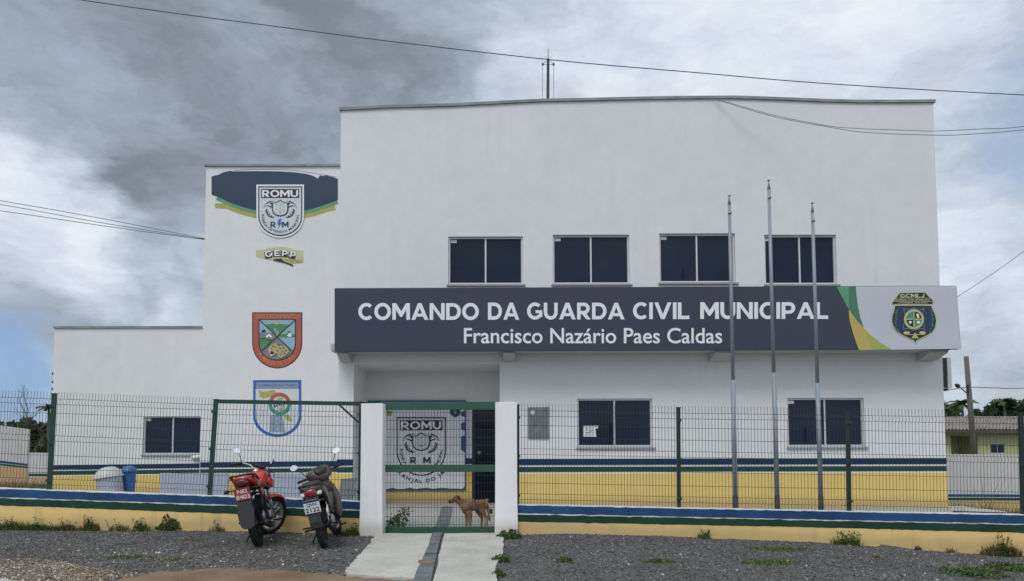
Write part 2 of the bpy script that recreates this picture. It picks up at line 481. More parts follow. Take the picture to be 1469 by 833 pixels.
class MB:
    """collects shapes and links them as ONE mesh object"""
    def __init__(self):
        self.v, self.f, self.m, self.s = [], [], [], []
        self.mats = []
    def mi(self, name):
        if name not in self.mats:
            self.mats.append(name)
        return self.mats.index(name)
    def add(self, verts, faces, m, smooth=False, M4=None):
        b = len(self.v)
        if M4 is not None:
            verts = [M4 @ Vector(p) for p in verts]
        self.v += [tuple(p) for p in verts]
        k = self.mi(m)
        for f in faces:
            self.f.append(tuple(b + i for i in f))
            self.m.append(k)
            self.s.append(smooth)
        return self
    def box(self, lo, hi, m, M4=None):
        x0, y0, z0 = lo
        x1, y1, z1 = hi
        vs = [(x0, y0, z0), (x1, y0, z0), (x1, y1, z0), (x0, y1, z0), (x0, y0, z1), (x1, y0, z1), (x1, y1, z1), (x0, y1, z1)]
        fs = [(0, 3, 2, 1), (4, 5, 6, 7), (0, 1, 5, 4), (1, 2, 6, 5), (2, 3, 7, 6), (3, 0, 4, 7)]
        return self.add(vs, fs, m, False, M4)
    def bar(self, a, b, wx, wy, m):
        """a square bar from a to b"""
        a, b = Vector(a), Vector(b)
        d = (b - a).normalized()
        up = Vector((0, 1, 0)) if abs(d.y) < 0.9 else Vector((1, 0, 0))
        s = d.cross(up).normalized()
        u = s.cross(d).normalized()
        vs = []
        for p in (a, b):
            for i, j in ((-1, -1), (1, -1), (1, 1), (-1, 1)):
                vs.append(p + s*(i*wx/2) + u*(j*wy/2))
        fs = [(0, 1, 2, 3), (7, 6, 5, 4), (0, 4, 5, 1), (1, 5, 6, 2), (2, 6, 7, 3), (3, 7, 4, 0)]
        return self.add(vs, fs, m)
    def tube(self, path, r, m, n=8, smooth=True, M4=None, closed=False, caps=True):
        path = [Vector(p) for p in path]
        k = len(path)
        rs = r if isinstance(r, (list, tuple)) else [r]*k
        vs, fs = [], []
        ref = None
        for i, p in enumerate(path):
            if closed:
                d = path[(i + 1) % k] - path[i - 1]
            else:
                d = path[min(i + 1, k - 1)] - path[max(i - 1, 0)]
            d.normalize()
            if ref is None:
                ref = Vector((0, 0, 1)) if abs(d.z) < 0.85 else Vector((1, 0, 0))
            s = d.cross(ref).normalized()
            u = s.cross(d).normalized()
            ref = u
            for j in range(n):
                a = 2*pi*j/n
                vs.append(p + (s*cos(a) + u*sin(a))*rs[i])
        rng = k if closed else k - 1
        for i in range(rng):
            i2 = (i + 1) % k
            for j in range(n):
                j2 = (j + 1) % n
                fs.append((i*n + j, i*n + j2, i2*n + j2, i2*n + j))
        if caps and not closed:
            fs.append(tuple(range(n - 1, -1, -1)))
            fs.append(tuple((k - 1)*n + j for j in range(n)))
        return self.add(vs, fs, m, smooth, M4)
    def lathe(self, prof, m, n=20, axis='Z', M4=None, smooth=True, arc=2*pi):
        """profile of (radius, height) turned about an axis"""
        vs, fs = [], []
        full = abs(arc - 2*pi) < 1e-6
        cnt = n if full else n + 1
        for (r, h) in prof:
            for j in range(cnt):
                a = arc*j/n
                if axis == 'Z':
                    vs.append((r*cos(a), r*sin(a), h))
                elif axis == 'Y':
                    vs.append((r*cos(a), h, r*sin(a)))
                else:
                    vs.append((h, r*cos(a), r*sin(a)))
        for i in range(len(prof) - 1):
            for j in range(n):
                j2 = (j + 1) % cnt
                fs.append((i*cnt + j, i*cnt + j2, (i + 1)*cnt + j2, (i + 1)*cnt + j))
        return self.add(vs, fs, m, smooth, M4)
    def loft(self, secs, m, n=16, M4=None, caps=True, smooth=True):
        """sections (cx,cy,cz, halfwidth(y), halfheight, tilt, power) along x"""
        vs, fs = [], []
        for sct in secs:
            cx, cy, cz, hw, hh = sct[:5]
            tilt = sct[5] if len(sct) > 5 else 0.0
            pw = sct[6] if len(sct) > 6 else 2.6
            for j in range(n):
                a = 2*pi*j/n
                ca, sa = cos(a), sin(a)
                y = hw*math.copysign(abs(ca)**(2/pw), ca)
                z = hh*math.copysign(abs(sa)**(2/pw), sa)
                vs.append((cx - z*sin(tilt), cy + y, cz + z*cos(tilt)))
        k = len(secs)
        for i in range(k - 1):
            for j in range(n):
                j2 = (j + 1) % n
                fs.append((i*n + j, i*n + j2, (i + 1)*n + j2, (i + 1)*n + j))
        if caps:
            fs.append(tuple(range(n - 1, -1, -1)))
            fs.append(tuple((k - 1)*n + j for j in range(n)))
        return self.add(vs, fs, m, smooth, M4)
    def prism(self, poly, y0, y1, m, M4=None, smooth=False):
        """side profile in (x,z) pulled from y0 to y1"""
        k = len(poly)
        vs = [(x, y0, z) for x, z in poly] + [(x, y1, z) for x, z in poly]
        fs = [tuple(range(k)), tuple(range(2*k - 1, k - 1, -1))]
        for i in range(k):
            j = (i + 1) % k
            fs.append((i, i + k, j + k, j))
        return self.add(vs, fs, m, smooth, M4)
    def build(self, name, parent=None, bevel=0.0, fix=True, label=None, sub=0):
        me = bpy.data.meshes.new(name)
        me.from_pydata(self.v, [], self.f)
        for nm in self.mats:
            me.materials.append(M[nm])
        me.polygons.foreach_set('material_index', self.m)
        me.polygons.foreach_set('use_smooth', self.s)
        if fix:
            bm = bmesh.new()
            bm.from_mesh(me)
            bmesh.ops.recalc_face_normals(bm, faces=bm.faces)
            if bevel > 0:
                es = [e for e in bm.edges if len(e.link_faces) == 2 and e.calc_face_angle(0) > 0.6]
                bmesh.ops.bevel(bm, geom=es, offset=bevel, segments=2, affect='EDGES', profile=0.6, clamp_overlap=True)
            bm.to_mesh(me)
            bm.free()
        me.update()
        o = bpy.data.objects.new(name, me)
        C.objects.link(o)
        if parent is not None:
            o.parent = parent
            if parent.type == 'EMPTY' and getattr(parent, 'parent', None) is None and parent.get('wcoords'):
                o.location = -Vector(parent.location)
        if label:
            o['label'] = label
        return o


def wthing(name, loc, label, cat, group=None):
    """a thing whose parts are given in world coordinates"""
    o = empty(name, loc, label, cat, group)
    o['wcoords'] = 1
    return o


def struct(o):
    o['kind'] = 'structure'
    return o


# ------------------------------------------------------------------ flat print: polygons and letters on a vertical plane
GLY = {}
BOLD_T, BOLD_H = 0.228, 0.205


def bold_letter(ch):
    """a broad geometric capital: (width, list of (verts, faces)) with cap height 1"""
    t, h = BOLD_T, BOLD_H
    P_ = []

    def poly(*p):
        P_.append((list(p), None))

    def rect(x0, y0, x1, y1):
        poly((x0, y0), (x1, y0), (x1, y1), (x0, y1))

    def arc(cx, cy, rx, ry, a0, a1, n=22, tx=t, ty=h):
        vs, fs = [], []
        for i in range(n + 1):
            a = radians(a0 + (a1 - a0)*i/n)
            vs += [(cx + rx*cos(a), cy + ry*sin(a)), (cx + (rx - tx)*cos(a), cy + (ry - ty)*sin(a))]
        for i in range(n):
            fs.append((2*i, 2*i + 1, 2*i + 3, 2*i + 2))
        P_.append((vs, fs))
    if ch == 'O':
        wd = 1.06; arc(.53, .5, .53, .515, 0, 360, 40)
    elif ch == 'C':
        wd = .93; arc(.515, .5, .515, .515, 46, 314, 32)
    elif ch == 'G':
        wd = 1.0; arc(.515, .5, .515, .515, 46, 318, 32)
        poly((.985, .55), (.55, .55), (.55, .375), (.775, .375), (.775, .16), (.985, .13))
    elif ch == 'D':
        wd = .94; rect(0, 0, t, 1); rect(t, 1 - h, .44, 1); rect(t, 0, .44, h); arc(.44, .5, .50, .5, -90, 90)
    elif ch == 'U':
        wd = .90; rect(0, .43, t, 1); rect(.9 - t, .43, .9, 1); arc(.45, .43, .45, .445, 180, 360)
    elif ch in 'PR':
        wd = .82 if ch == 'P' else .88
        rect(0, 0, t, 1); rect(t, 1 - h, .46, 1); rect(t, .31, .46, .31 + h*.95); arc(.46, .655, .36, .345, -90, 90)
        if ch == 'R':
            poly((.30, .33), (.56, .40), (.88, 0), (.605, 0))
    elif ch in 'AV':
        wd = 1.08
        L = [(0, 0), (.245, 0), (.54, .71), (.54, 1), (.425, 1)]
        f_ = (lambda y: y) if ch == 'A' else (lambda y: 1 - y)
        poly(*[(x, f_(y)) for x, y in L]); poly(*[(1.08 - x, f_(y)) for x, y in L])
        if ch == 'A':
            rect(.24, .195, .84, .375)
    elif ch == 'M':
        wd = 1.12; rect(0, 0, t, 1); rect(wd - t, 0, wd, 1)
        L = [(.06, 1), (.245, 1), (.56, .52), (.56, .18), (.505, .18), (.15, .72)]
        poly(*L); poly(*[(wd - x, y) for x, y in L])
    elif ch == 'N':
        wd = .96; rect(0, 0, t, 1); rect(wd - t, 0, wd, 1); poly((.02, 1), (.215, 1), (.94, .06), (.94, 0), (.745, 0), (.02, .94))
    elif ch == 'I':
        wd = t; rect(0, 0, t, 1)
    elif ch == 'L':
        wd = .72; rect(0, 0, t, 1); rect(t, 0, wd, h)
    elif ch == 'E':
        wd = .76; rect(0, 0, t, 1); rect(t, 0, wd, h); rect(t, 1 - h, wd - .02, 1); rect(t, .405, wd - .08, .595)
    elif ch == 'T':
        wd = .86; rect(0, 1 - h, wd, 1); rect((wd - t)/2, 0, (wd + t)/2, 1 - h)
    elif ch == 'J':
        wd = .66; rect(wd - t, .34, wd, 1); arc(.30, .34, .36, .355, 200, 360)
    else:
        wd = .3
    return wd, P_


def bold_word(txt, track=0.085):
    vs, fs, x, k = [], [], 0.0, 0
    for ch in txt:
        if ch == ' ':
            x += .36
            continue
        wd, ps = bold_letter(ch)
        for pts, ff in ps:
            k += 1
            b = len(vs)
            if ff is None:
                bm = bmesh.new()
                f = bm.faces.new([bm.verts.new((p[0], p[1], 0)) for p in pts])
                f.normal_update()
                bmesh.ops.triangulate(bm, faces=[f])
                bm.verts.index_update()
                vs += [(v_.co.x + x, v_.co.y, (k % 5)*.06) for v_ in bm.verts]
                fs += [tuple(b + v_.index for v_ in t_.verts) for t_ in bm.faces]
                bm.free()
            else:
                vs += [(p[0] + x, p[1], (k % 5)*.06) for p in pts]
                fs += [tuple(b + i for i in f) for f in ff]
        x += wd + track
    return vs, fs


def glyph(txt, weight=0.0, spacing=1.0):
    key = (txt, weight, spacing)
    if key in GLY:
        return GLY[key]
    if weight == 'B':
        GLY[key] = bold_word(txt)
        return GLY[key]
    cu = bpy.data.curves.new('letters', 'FONT')
    cu.body = txt
    cu.offset = weight
    cu.space_character = spacing
    cu.resolution_u = 4
    ob = bpy.data.objects.new('letters', cu)
    C.objects.link(ob)
    bpy.context.view_layer.update()
    me = bpy.data.meshes.new_from_object(ob.evaluated_get(bpy.context.evaluated_depsgraph_get()))
    vs = [(p.co.x, p.co.y, 0.0) for p in me.vertices]
    fs = [tuple(p.vertices) for p in me.polygons]
    bpy.data.objects.remove(ob)
    bpy.data.curves.remove(cu)
    bpy.data.meshes.remove(me)
    GLY[key] = (vs, fs)
    return GLY[key]


class Print:
    """flat print on the plane y = Y; coordinates are photo pixels via fn, each layer a hair above the last"""
    def __init__(self, Y, fn=None, gap=0.004):
        self.Y, self.gap = Y, gap
        self.fn = fn or (lambda x, y: (x, y))
        self.mb = MB()
    def pt(self, x, y, layer):
        px, py = self.fn(x, y)
        return W(px, py, self.Y - self.gap*layer)
    def poly(self, pts, m, layer):
        vs = [self.pt(x, y, layer) for x, y in pts]
        bm = bmesh.new()
        bv = [bm.verts.new(p) for p in vs]
        f = bm.faces.new(bv)
        f.normal_update()
        bmesh.ops.triangulate(bm, faces=[f])
        bm.verts.index_update()
        fs = []
        for t in bm.faces:
            fs.append(tuple(x.index for x in t.verts))
        vv = [x.co.copy() for x in bm.verts]
        bm.free()
        self.mb.add(vv, fs, m)
    def ring(self, outer, inner, m, layer):
        k = len(outer)
        vs = [self.pt(x, y, layer) for x, y in outer] + [self.pt(x, y, layer) for x, y in inner]
        self.mb.add(vs, [(i, (i + 1) % k, k + (i + 1) % k, k + i) for i in range(k)], m)
    def line(self, pts, wd, m, layer):
        k = len(pts)
        L, R = [], []
        for i in range(k):
            a = Vector(pts[max(i - 1, 0)])
            b = Vector(pts[min(i + 1, k - 1)])
            d = (b - a).normalized()
            nrm = Vector((-d.y, d.x))*wd/2
            p = Vector(pts[i])
            L.append(p + nrm)
            R.append(p - nrm)
        vs = [self.pt(p.x, p.y, layer) for p in L] + [self.pt(p.x, p.y, layer) for p in R]
        self.mb.add(vs, [(i, i + 1, k + i + 1, k + i) for i in range(k - 1)], m)
    def disc(self, cx, cy, r, m, layer, n=24, ry=None):
        ry = ry or r
        self.poly([(cx + r*cos(2*pi*i/n), cy + ry*sin(2*pi*i/n)) for i in range(n)], m, layer)
    def annulus(self, cx, cy, r0, r1, m, layer, n=28, a0=0, a1=2*pi):
        full = abs(a1 - a0 - 2*pi) < 1e-6
        k = n if full else n + 1
        an = [a0 + (a1 - a0)*i/n for i in range(k)]
        vs = [self.pt(cx + r0*cos(a), cy + r0*sin(a), layer) for a in an]
        vs += [self.pt(cx + r1*cos(a), cy + r1*sin(a), layer) for a in an]
        self.mb.add(vs, [(i, (i + 1) % k, k + (i + 1) % k, k + i) for i in range(n)], m)
    def text(self, txt, box, m, layer, weight=0.0, spacing=1.0, slope=0.0, keep=False):
        """fit the text's ink to the box x0,y0(top),x1,y1(bottom)"""
        vs, fs = glyph(txt, weight, spacing)
        x0, y0, x1, y1 = box
        ax, bx = min(p[0] for p in vs), max(p[0] for p in vs)
        ay, by = min(p[1] for p in vs), max(p[1] for p in vs)
        out = []
        for (gx, gy, gj) in vs:
            tx = (gx - ax)/(bx - ax)
            ty = (gy - ay)/(by - ay)
            X = x0 + (x1 - x0)*tx
            out.append(self.pt(X, y1 + (y0 - y1)*ty + slope*(X - x0), layer + gj))
        self.mb.add(out, fs, m)
    def along(self, txt, path, size, m, layer, weight=0.02, sx=1.0):
        """letters set along a polyline; each letter stands on the path, its top to the left of travel"""
        P = [Vector(p) for p in path]
        L = [0.0]
        for a, b in zip(P, P[1:]):
            L.append(L[-1] + (b - a).length)
        tot = L[-1]
        adv = []
        for ch in txt:
            if ch == ' ':
                adv.append(0.35)
            else:
                vs, _ = glyph(ch, weight)
                adv.append(max(p[0] for p in vs) - min(p[0] for p in vs) + 0.14)
        sc = tot/sum(adv)
        pos = 0.0
        for ch, a in zip(txt, adv):
            s = (pos + a/2)*sc
            pos += a
            if ch == ' ':
                continue
            i = 0
            while i < len(P) - 2 and L[i + 1] < s:
                i += 1
            seg = P[i + 1] - P[i]
            q = P[i] + seg*((s - L[i])/(L[i + 1] - L[i]))
            d = seg.normalized()
            up = Vector((d.y, -d.x))            # screen y points down
            vs, fs = glyph(ch, weight)
            cx = (max(p[0] for p in vs) + min(p[0] for p in vs))/2
            kx = min(sc, size*1.25)*sx
            out = []
            for gx, gy, gj in vs:
                r = q + d*((gx - cx)*kx) + up*(gy*size)
                out.append(self.pt(r.x, r.y, layer + gj))
            self.mb.add(out, fs, m)
    def build(self, name, parent, label=None):
        return self.mb.build(name, parent, fix=False, label=label)


# ================================================================== SETTING
def grid_sheet(name, xs, ys, fz, m, keep=None):
    vs = [(x, y, fz(x, y)) for y in ys for x in xs]
    nx = len(xs)
    fs = []
    for j in range(len(ys) - 1):
        for i in range(nx - 1):
            if keep and not keep((xs[i] + xs[i+1])/2, (ys[j] + ys[j+1])/2):
                continue
            fs.append((j*nx + i, j*nx + i + 1, (j+1)*nx + i + 1, (j+1)*nx + i))
    mb = MB()
    mb.add(vs, fs, m, True)
    return struct(mb.build(name, fix=False))


def frange(a, b, s):
    n = int(round((b - a)/s))
    return [a + (b - a)*i/n for i in range(n + 1)]


GXS = [-900, -400, -150, -60, -30, -20] + frange(-14, 14, 0.2) + [20, 30, 60, 150, 400, 900]
GYS = [-300, -80, -20, 2, 5] + frange(6.2, 12.6, 0.1) + [13.2, 14, 15, 16.4, 18, 20, 22, 26, 30, 36, 50, 90, 200, 500, 1500]
grid_sheet('ground', GXS, GYS, G, 'ground_gravel')
# distant land beyond the compound, a thin skin over the gravel sheet
grid_sheet('far_ground', [-900, -300, -100, -40, -20, 0, 20, 40, 100, 300, 900], [22, 26, 30, 36, 50, 90, 200, 500, 1500],
           lambda x, y: G(x, y) + 0.02, 'far_ground')

# road in front of the kerb, and the kerb
kd_ = (KB - KA).normalized()
kn_ = Vector((-kd_.y, kd_.x))
mb = MB()
p0, p1 = KA - kd_*60, KA + kd_*60
q0, q1 = p0 - kn_*9, p1 - kn_*9
mb.add([(p0.x, p0.y, -0.235), (p1.x, p1.y, -0.43), (q1.x, q1.y, -0.36), (q0.x, q0.y, -0.20)], [(0, 1, 2, 3)], 'asphalt')
struct(mb.build('road'))
mb = MB()
for i in range(-9, 9):
    a = KA + kd_*(i*1.0)
    b = KA + kd_*(i*1.0 + 0.985)
    za, zb = G(*(a + kn_*0.16)) + 0.012, G(*(b + kn_*0.16)) + 0.012
    vs = []
    for p, z in ((a, za), (b, zb)):
        o = p + kn_*0.13
        vs += [(p.x, p.y, z - 0.22), (o.x, o.y, z - 0.22), (o.x, o.y, z), (p.x, p.y, z)]
    mb.add(vs, [(0, 1, 2, 3), (7, 6, 5, 4), (0, 4, 5, 1), (1, 5, 6, 2), (2, 6, 7, 3), (3, 7, 4, 0)], 'kerb_stone')
struct(mb.build('kerb', bevel=0.012))

# the yard floor behind the fence
def yard_ok(x, y):
    return y > YF(x) + 0.05


ys_y = frange(10.9, 16.4, 0.1)
grid_sheet('yard_floor', frange(-9, 9.4, 0.2), ys_y + [17, 18, 19.4], lambda x, y: G(x, y) + 0.006, 'yard_concrete',
           lambda x, y: yard_ok(x, y) and not (y > 16.3 and x > -3.6))
grid_sheet('yard_lawn', [-40, -30, -22, -18] + frange(-16, -9, 0.5), [11.9, 12.4, 13, 14, 15, 17, 19, 21, 22],
           lambda x, y: G(x, y) + 0.012, 'yard_grass', yard_ok)
grid_sheet('yard_verge', frange(9.4, 15, 0.4) + [20, 30], [11.2, 11.6, 12, 13, 14, 15, 17, 19, 20, 22], lambda x, y: G(x, y) + 0.012,
           'yard_grass', yard_ok)


# the entrance ramp: two concrete slabs with a covered drain down the middle
def ground_poly(pts, name, m, th, jag=0.0, seed=0, z_add=0.0, parent=None, sub=5):
    rnd = random.Random(seed)
    P = []
    for k, (a, b) in enumerate(zip(pts, pts[1:] + pts[:1])):
        for i in range(sub):
            t = i/sub
            px, py = a[0] + (b[0] - a[0])*t, a[1] + (b[1] - a[1])*t
            p = onG(px, py)
            if jag and i:
                p += Vector((rnd.uniform(-jag, jag), rnd.uniform(-jag, jag), 0))
            P.append(p)
    mb = MB()
    bm = bmesh.new()
    tv = [bm.verts.new((p.x, p.y, G(p.x, p.y) + th + z_add)) for p in P]
    f = bm.faces.new(tv)
    f.normal_update()
    r = bmesh.ops.triangulate(bm, faces=[f])
    bm.verts.index_update()
    mb.add([v.co.copy() for v in bm.verts], [tuple(v.index for v in t.verts) for t in bm.faces], m)
    bm.free()
    n = len(P)
    vs = [(p.x, p.y, G(p.x, p.y) + th + z_add) for p in P] + [(p.x, p.y, G(p.x, p.y) - 0.08) for p in P]
    mb.add(vs, [(i, (i + 1) % n, n + (i + 1) % n, n + i) for i in range(n)], m)
    return mb.build(name, parent)


ramp = struct(bpy.data.objects.new('ramp', None))
C.objects.link(ramp)
ground_poly([(541, 768), (528, 785), (508, 807), (495, 822), (497, 828), (594, 834), (620, 768)], 'ramp_slab', 'ramp_concrete',
            0.035, 0.022, 3, parent=ramp, sub=8)
ground_poly([(638, 768), (622, 834), (620, 846), (712, 846), (712, 833), (712, 813), (722, 795), (722, 773), (714, 767)], 'ramp_slab', 'ramp_concrete',
            0.032, 0.012, 4, parent=ramp, sub=6)
DR = [(622, 638, 762), (616, 634.6, 772), (611, 632, 783), (605.5, 628.7, 797), (600, 625.5, 811), (595, 622.5, 825), (590, 619.6, 840)]
for i, (a, b) in enumerate(zip(DR, DR[1:])):
    g = 0.5
    ground_poly([(a[0] + 1.6, a[2] + g), (b[0] + 1.6, b[2] - g), (b[1] - 2.0, b[2] - g), (a[1] - 2.0, a[2] + g)], 'drain_cover', 'drain_slab',
                0.024 + 0.005*((i*7) % 3), 0.004, 20 + i, parent=ramp, sub=2)
ground_poly([(601.5, 807), (600, 812), (620.5, 813), (622.5, 808)], 'dirt_spill', 'dirt', 0.037, 0.012, 9, parent=ramp, sub=4)
DI = [(634, 649, 727), (631, 648, 737), (627.5, 645, 748), (622.5, 641.5, 760)]
for i, (a, b) in enumerate(zip(DI, DI[1:])):
    ground_poly([(a[0], a[2] + 0.4), (b[0], b[2] - 0.4), (b[1], b[2] - 0.4), (a[1], a[2] + 0.4)], 'drain_cover', 'drain_slab', 0.018, 0.003, 40 + i,
                parent=ramp, sub=2)


# bare earth at the roadside, lower left
def earth_patch(name, pts, m, jag, seed, th):
    struct(ground_poly(pts, name, m, th, jag, seed, sub=9))


earth_patch('dirt_patch', [(150, 838), (215, 823), (300, 817), (400, 819), (470, 824), (500, 829), (590, 834), (592, 852), (150, 852)], 'dirt', 0.06, 5, 0.014)

# ------------------------------------------------------------------ gravel, real stones
import numpy as np
rng = np.random.default_rng(5)


def stones(name, n, region, size, m, tones=True, seed=1):
    r = np.random.default_rng(seed)
    base = np.array([(1, 0, 0), (-1, 0, 0), (0, 1, 0), (0, -1, 0), (0, 0, 1), (0, 0, -1)], float)
    fc = np.array([(0, 2, 4), (2, 1, 4), (1, 3, 4), (3, 0, 4), (2, 0, 5), (1, 2, 5), (3, 1, 5), (0, 3, 5)])
    V, F, k = [], [], 0
    tries = 0
    while k < n and tries < n*6:
        tries += 1
        x, y = region(r)
        if x is None:
            continue
        s = size(r)
        b = base*(s*r.uniform(0.7, 1.3, (6, 3)))
        b[:, 2] *= 0.75
        a = r.uniform(0, 2*pi)
        ca, sa = cos(a), sin(a)
        t1 = r.uniform(-0.7, 0.7)
        x0 = b[:, 0]*ca - b[:, 1]*sa
        y0 = b[:, 0]*sa + b[:, 1]*ca
        z0 = b[:, 2]*cos(t1) + y0*sin(t1)*0.7
        z = G(x, y)
        V.append(np.stack([x0 + x, y0 + y, z0 + z + s*0.25], 1))
        F.append(fc + 6*k)
        k += 1
    me = bpy.data.meshes.new(name)
    me.from_pydata(np.concatenate(V).tolist(), [], np.concatenate(F).tolist())
    me.materials.append(M[m])
    me.update()
    o = bpy.data.objects.new(name, me)
    C.objects.link(o)
    return o


def stonemat(name, stops):
    m = bpy.data.materials.new(name)
    m.use_nodes = True
    t = NT(m.node_tree)
    gi = t.n('ShaderNodeNewGeometry')
    c = t.ramp(gi.outputs['Random Per Island'], stops)
    f = t.mapr(t.noise(gi.outputs['Position'], 0.9, 6, 0.65), 0.3, 0.7, 0.72, 1.25, smooth=False)
    cc = t.vmath('SCALE', c)
    t.t.links.new(f, cc.inputs[3])
    c = cc.outputs[0]
    b = t.n('ShaderNodeBsdfPrincipled', {'Base Color': c, 'Roughness': 0.85, 'Specular IOR Level': 0.3})
    t.n('ShaderNodeOutputMaterial', {'Surface': b.outputs[0]})
    M[name] = m


stonemat('stone_grey', [(0, (0.058, 0.057, 0.056)), (0.5, (0.118, 0.117, 0.114)), (0.9, (0.19, 0.188, 0.183)), (1, (0.27, 0.26, 0.245))])
stonemat('stone_brown', [(0, (0.10, 0.072, 0.05)), (0.5, (0.215, 0.165, 0.12)), (0.88, (0.36, 0.30, 0.23)), (1, (0.62, 0.58, 0.52))])
stonemat('stone_white', [(0, (0.36, 0.35, 0.33)), (1, (0.66, 0.65, 0.63))])


def in_ramp(x, y):
    # the two slabs on the ground, roughly
    y_top = YF(x) - 0.05
    xl = -1.95 - max(0, min(1, (11.2 - y)/2.6))*0.0 - 0.0
    lx = np.interp(y, [8.0, 8.3, 9.2, 10.3, 11.3], [-1.80, -1.85, -1.90, -2.08, -2.05])
    rx = np.interp(y, [7.0, 8.6, 9.7, 10.6, 11.3], [-0.165, -0.19, -0.13, -0.12, -0.2])
    return lx - 0.02 < x < rx + 0.02 and y > np.interp(x, [-1.8, -1.1, -0.1], [8.15, 7.7, 6.0])


def brown_zone(x, y):
    # left roadside strip of brown gravel
    p = CAM
    return kerb_dist(x, y) > 0.1 and x < -2.6 and y < 7.95 + 0.50*(-x - 3.6) + 0.10*sin(x*3.1) + 0.10*sin(x*1.3 + 1)


def reg_grey(r):
    y = 7.4 + (r.uniform()**0.8)*4.1
    x = r.uniform(-0.78*y, 0.78*y)
    if y > YF(x) - 0.02 or in_ramp(x, y) or kerb_dist(x, y) < 0.15:
        return None, None
    if brown_zone(x, y) and r.uniform() < 0.93:
        return None, None
    return x, y


def reg_brown(r):
    y = r.uniform(7.2, 9.9)
    x = r.uniform(-0.78*y, -2.4)
    d = brown_zone(x, y)
    if not d and r.uniform() > 0.05:
        return None, None
    if y > YF(x) - 0.02 or in_ramp(x, y) or kerb_dist(x, y) < 0.12:
        return None, None
    # thin out over the bare earth
    if x > -4.3 and y < 8.15 + 0.1*sin(x*4) and r.uniform() < 0.72:
        return None, None
    return x, y


def reg_white(r):
    y = 7.5 + (r.uniform()**0.8)*3.9
    x = r.uniform(-0.75*y, 0.75*y)
    if y > YF(x) - 0.06 or in_ramp(x, y) or kerb_dist(x, y) < 0.15:
        return None, None
    return x, y


tag(stones('gravel', 42000, reg_grey, lambda r: 0.006 + 0.012*r.uniform()**2.0, 'stone_grey', seed=2), kind='stuff')
tag(stones('brown_gravel', 11000, reg_brown, lambda r: 0.007 + 0.014*r.uniform()**1.8, 'stone_brown', seed=3), kind='stuff')
tag(stones('white_pebbles', 170, reg_white, lambda r: 0.008 + 0.014*r.uniform()**3, 'stone_white', seed=4), kind='stuff')


# ================================================================== BUILDINGS
def wall_holes(mb, x0, x1, z0, tops, holes, Y, m, reveal=0.14, m_rev=None):
    """front wall on y = Y with rectangular holes (x0,x1,z0,z1) and their reveals; tops = [(x, ztop)...]"""
    xs = sorted(set([x0, x1] + [t[0] for t in tops if x0 < t[0] < x1] + [h[0] for h in holes] + [h[1] for h in holes]))
    xs = [x for x in xs if x0 <= x <= x1]
    zs = sorted(set([z0] + [h[2] for h in holes] + [h[3] for h in holes]))
    zs = [z for z in zs if z >= z0]
    for xa, xb in zip(xs, xs[1:]):
        if xb - xa < 1e-6:
            continue
        xm = (xa + xb)/2
        for k, za in enumerate(zs):
            if k + 1 < len(zs):
                zb0 = zb1 = zs[k + 1]
            else:
                zb0, zb1 = lerp_table(tops, xa), lerp_table(tops, xb)
            zm = (za + zb0)/2
            if k + 1 < len(zs) and any(h[0] < xm < h[1] and h[2] < zm < h[3] for h in holes):
                continue
            mb.add([(xa, Y, za), (xb, Y, za), (xb, Y, zb1), (xa, Y, zb0)], [(0, 1, 2, 3)], m)
    for (a, b, c, d) in holes:
        r = m_rev or m
        y2 = Y + reveal
        mb.add([(a, Y, c), (a, y2, c), (a, y2, d), (a, Y, d)], [(0, 1, 2, 3)], r)
        mb.add([(b, Y, c), (b, Y, d), (b, y2, d), (b, y2, c)], [(0, 1, 2, 3)], r)
        mb.add([(a, Y, d), (a, y2, d), (b, y2, d), (b, Y, d)], [(0, 1, 2, 3)], r)
        if c > z0 + 0.01:
            mb.add([(a, Y, c), (b, Y, c), (b, y2, c), (a, y2, c)], [(0, 1, 2, 3)], r)


def px_rect(px0, px1, py0, py1, Y):
    a, b = W(px0, py0, Y), W(px1, py1, Y)
    c, d = W(px1, py0, Y), W(px0, py1, Y)
    return ((a.x + d.x)/2, (b.x + c.x)/2, (b.z + d.z)/2, (a.z + c.z)/2)


def make_window(parent, rect, Y, sticker=True, label=None, sub_paper=None):
    x0, x1, z0, z1 = rect
    yf = Y + 0.05
    f = MB()
    t = 0.036
    f.box((x0 + .002, yf, z0 + .002), (x0 + t, yf + 0.07, z1 - .002), 'aluminium')
    f.box((x1 - t, yf, z0 + .002), (x1 - .002, yf + 0.07, z1 - .002), 'aluminium')
    f.box((x0 + t, yf, z0 + .002), (x1 - t, yf + 0.068, z0 + t + 0.012), 'aluminium')
    f.box((x0 + t, yf, z1 - t), (x1 - t, yf + 0.068, z1 - .002), 'aluminium')
    xm = (x0 + x1)/2
    f.box((xm - 0.016, yf + 0.006, z0 + t + 0.012), (xm + 0.016, yf + 0.066, z1 - t), 'aluminium')
    wo = f.build('window', parent, label=label)
    for k, (a, b) in enumerate(((x0 + t, xm - 0.016), (xm + 0.016, x1 - t))):
        p = MB()
        yy = yf + 0.030 + 0.016*k
        p.box((a, yy, z0 + t + 0.012), (b, yy + 0.006, z1 - t), 'glass_navy')
        p.build('pane', wo)
    s = MB()
    s.box((x0 - 0.03, Y - 0.045, z0 - 0.035), (x1 + 0.05, Y + 0.05, z0 + 0.0015), 'granite_sill')
    s.build('sill', wo, bevel=0.004)
    if sticker:
        s = MB()
        s.box((x0 + t + 0.01, yf + 0.0275, z1 - t - 0.075), (x0 + t + 0.13, yf + 0.0285, z1 - t - 0.012), 'paper')
        s.build('sticker', wo)
    return wo


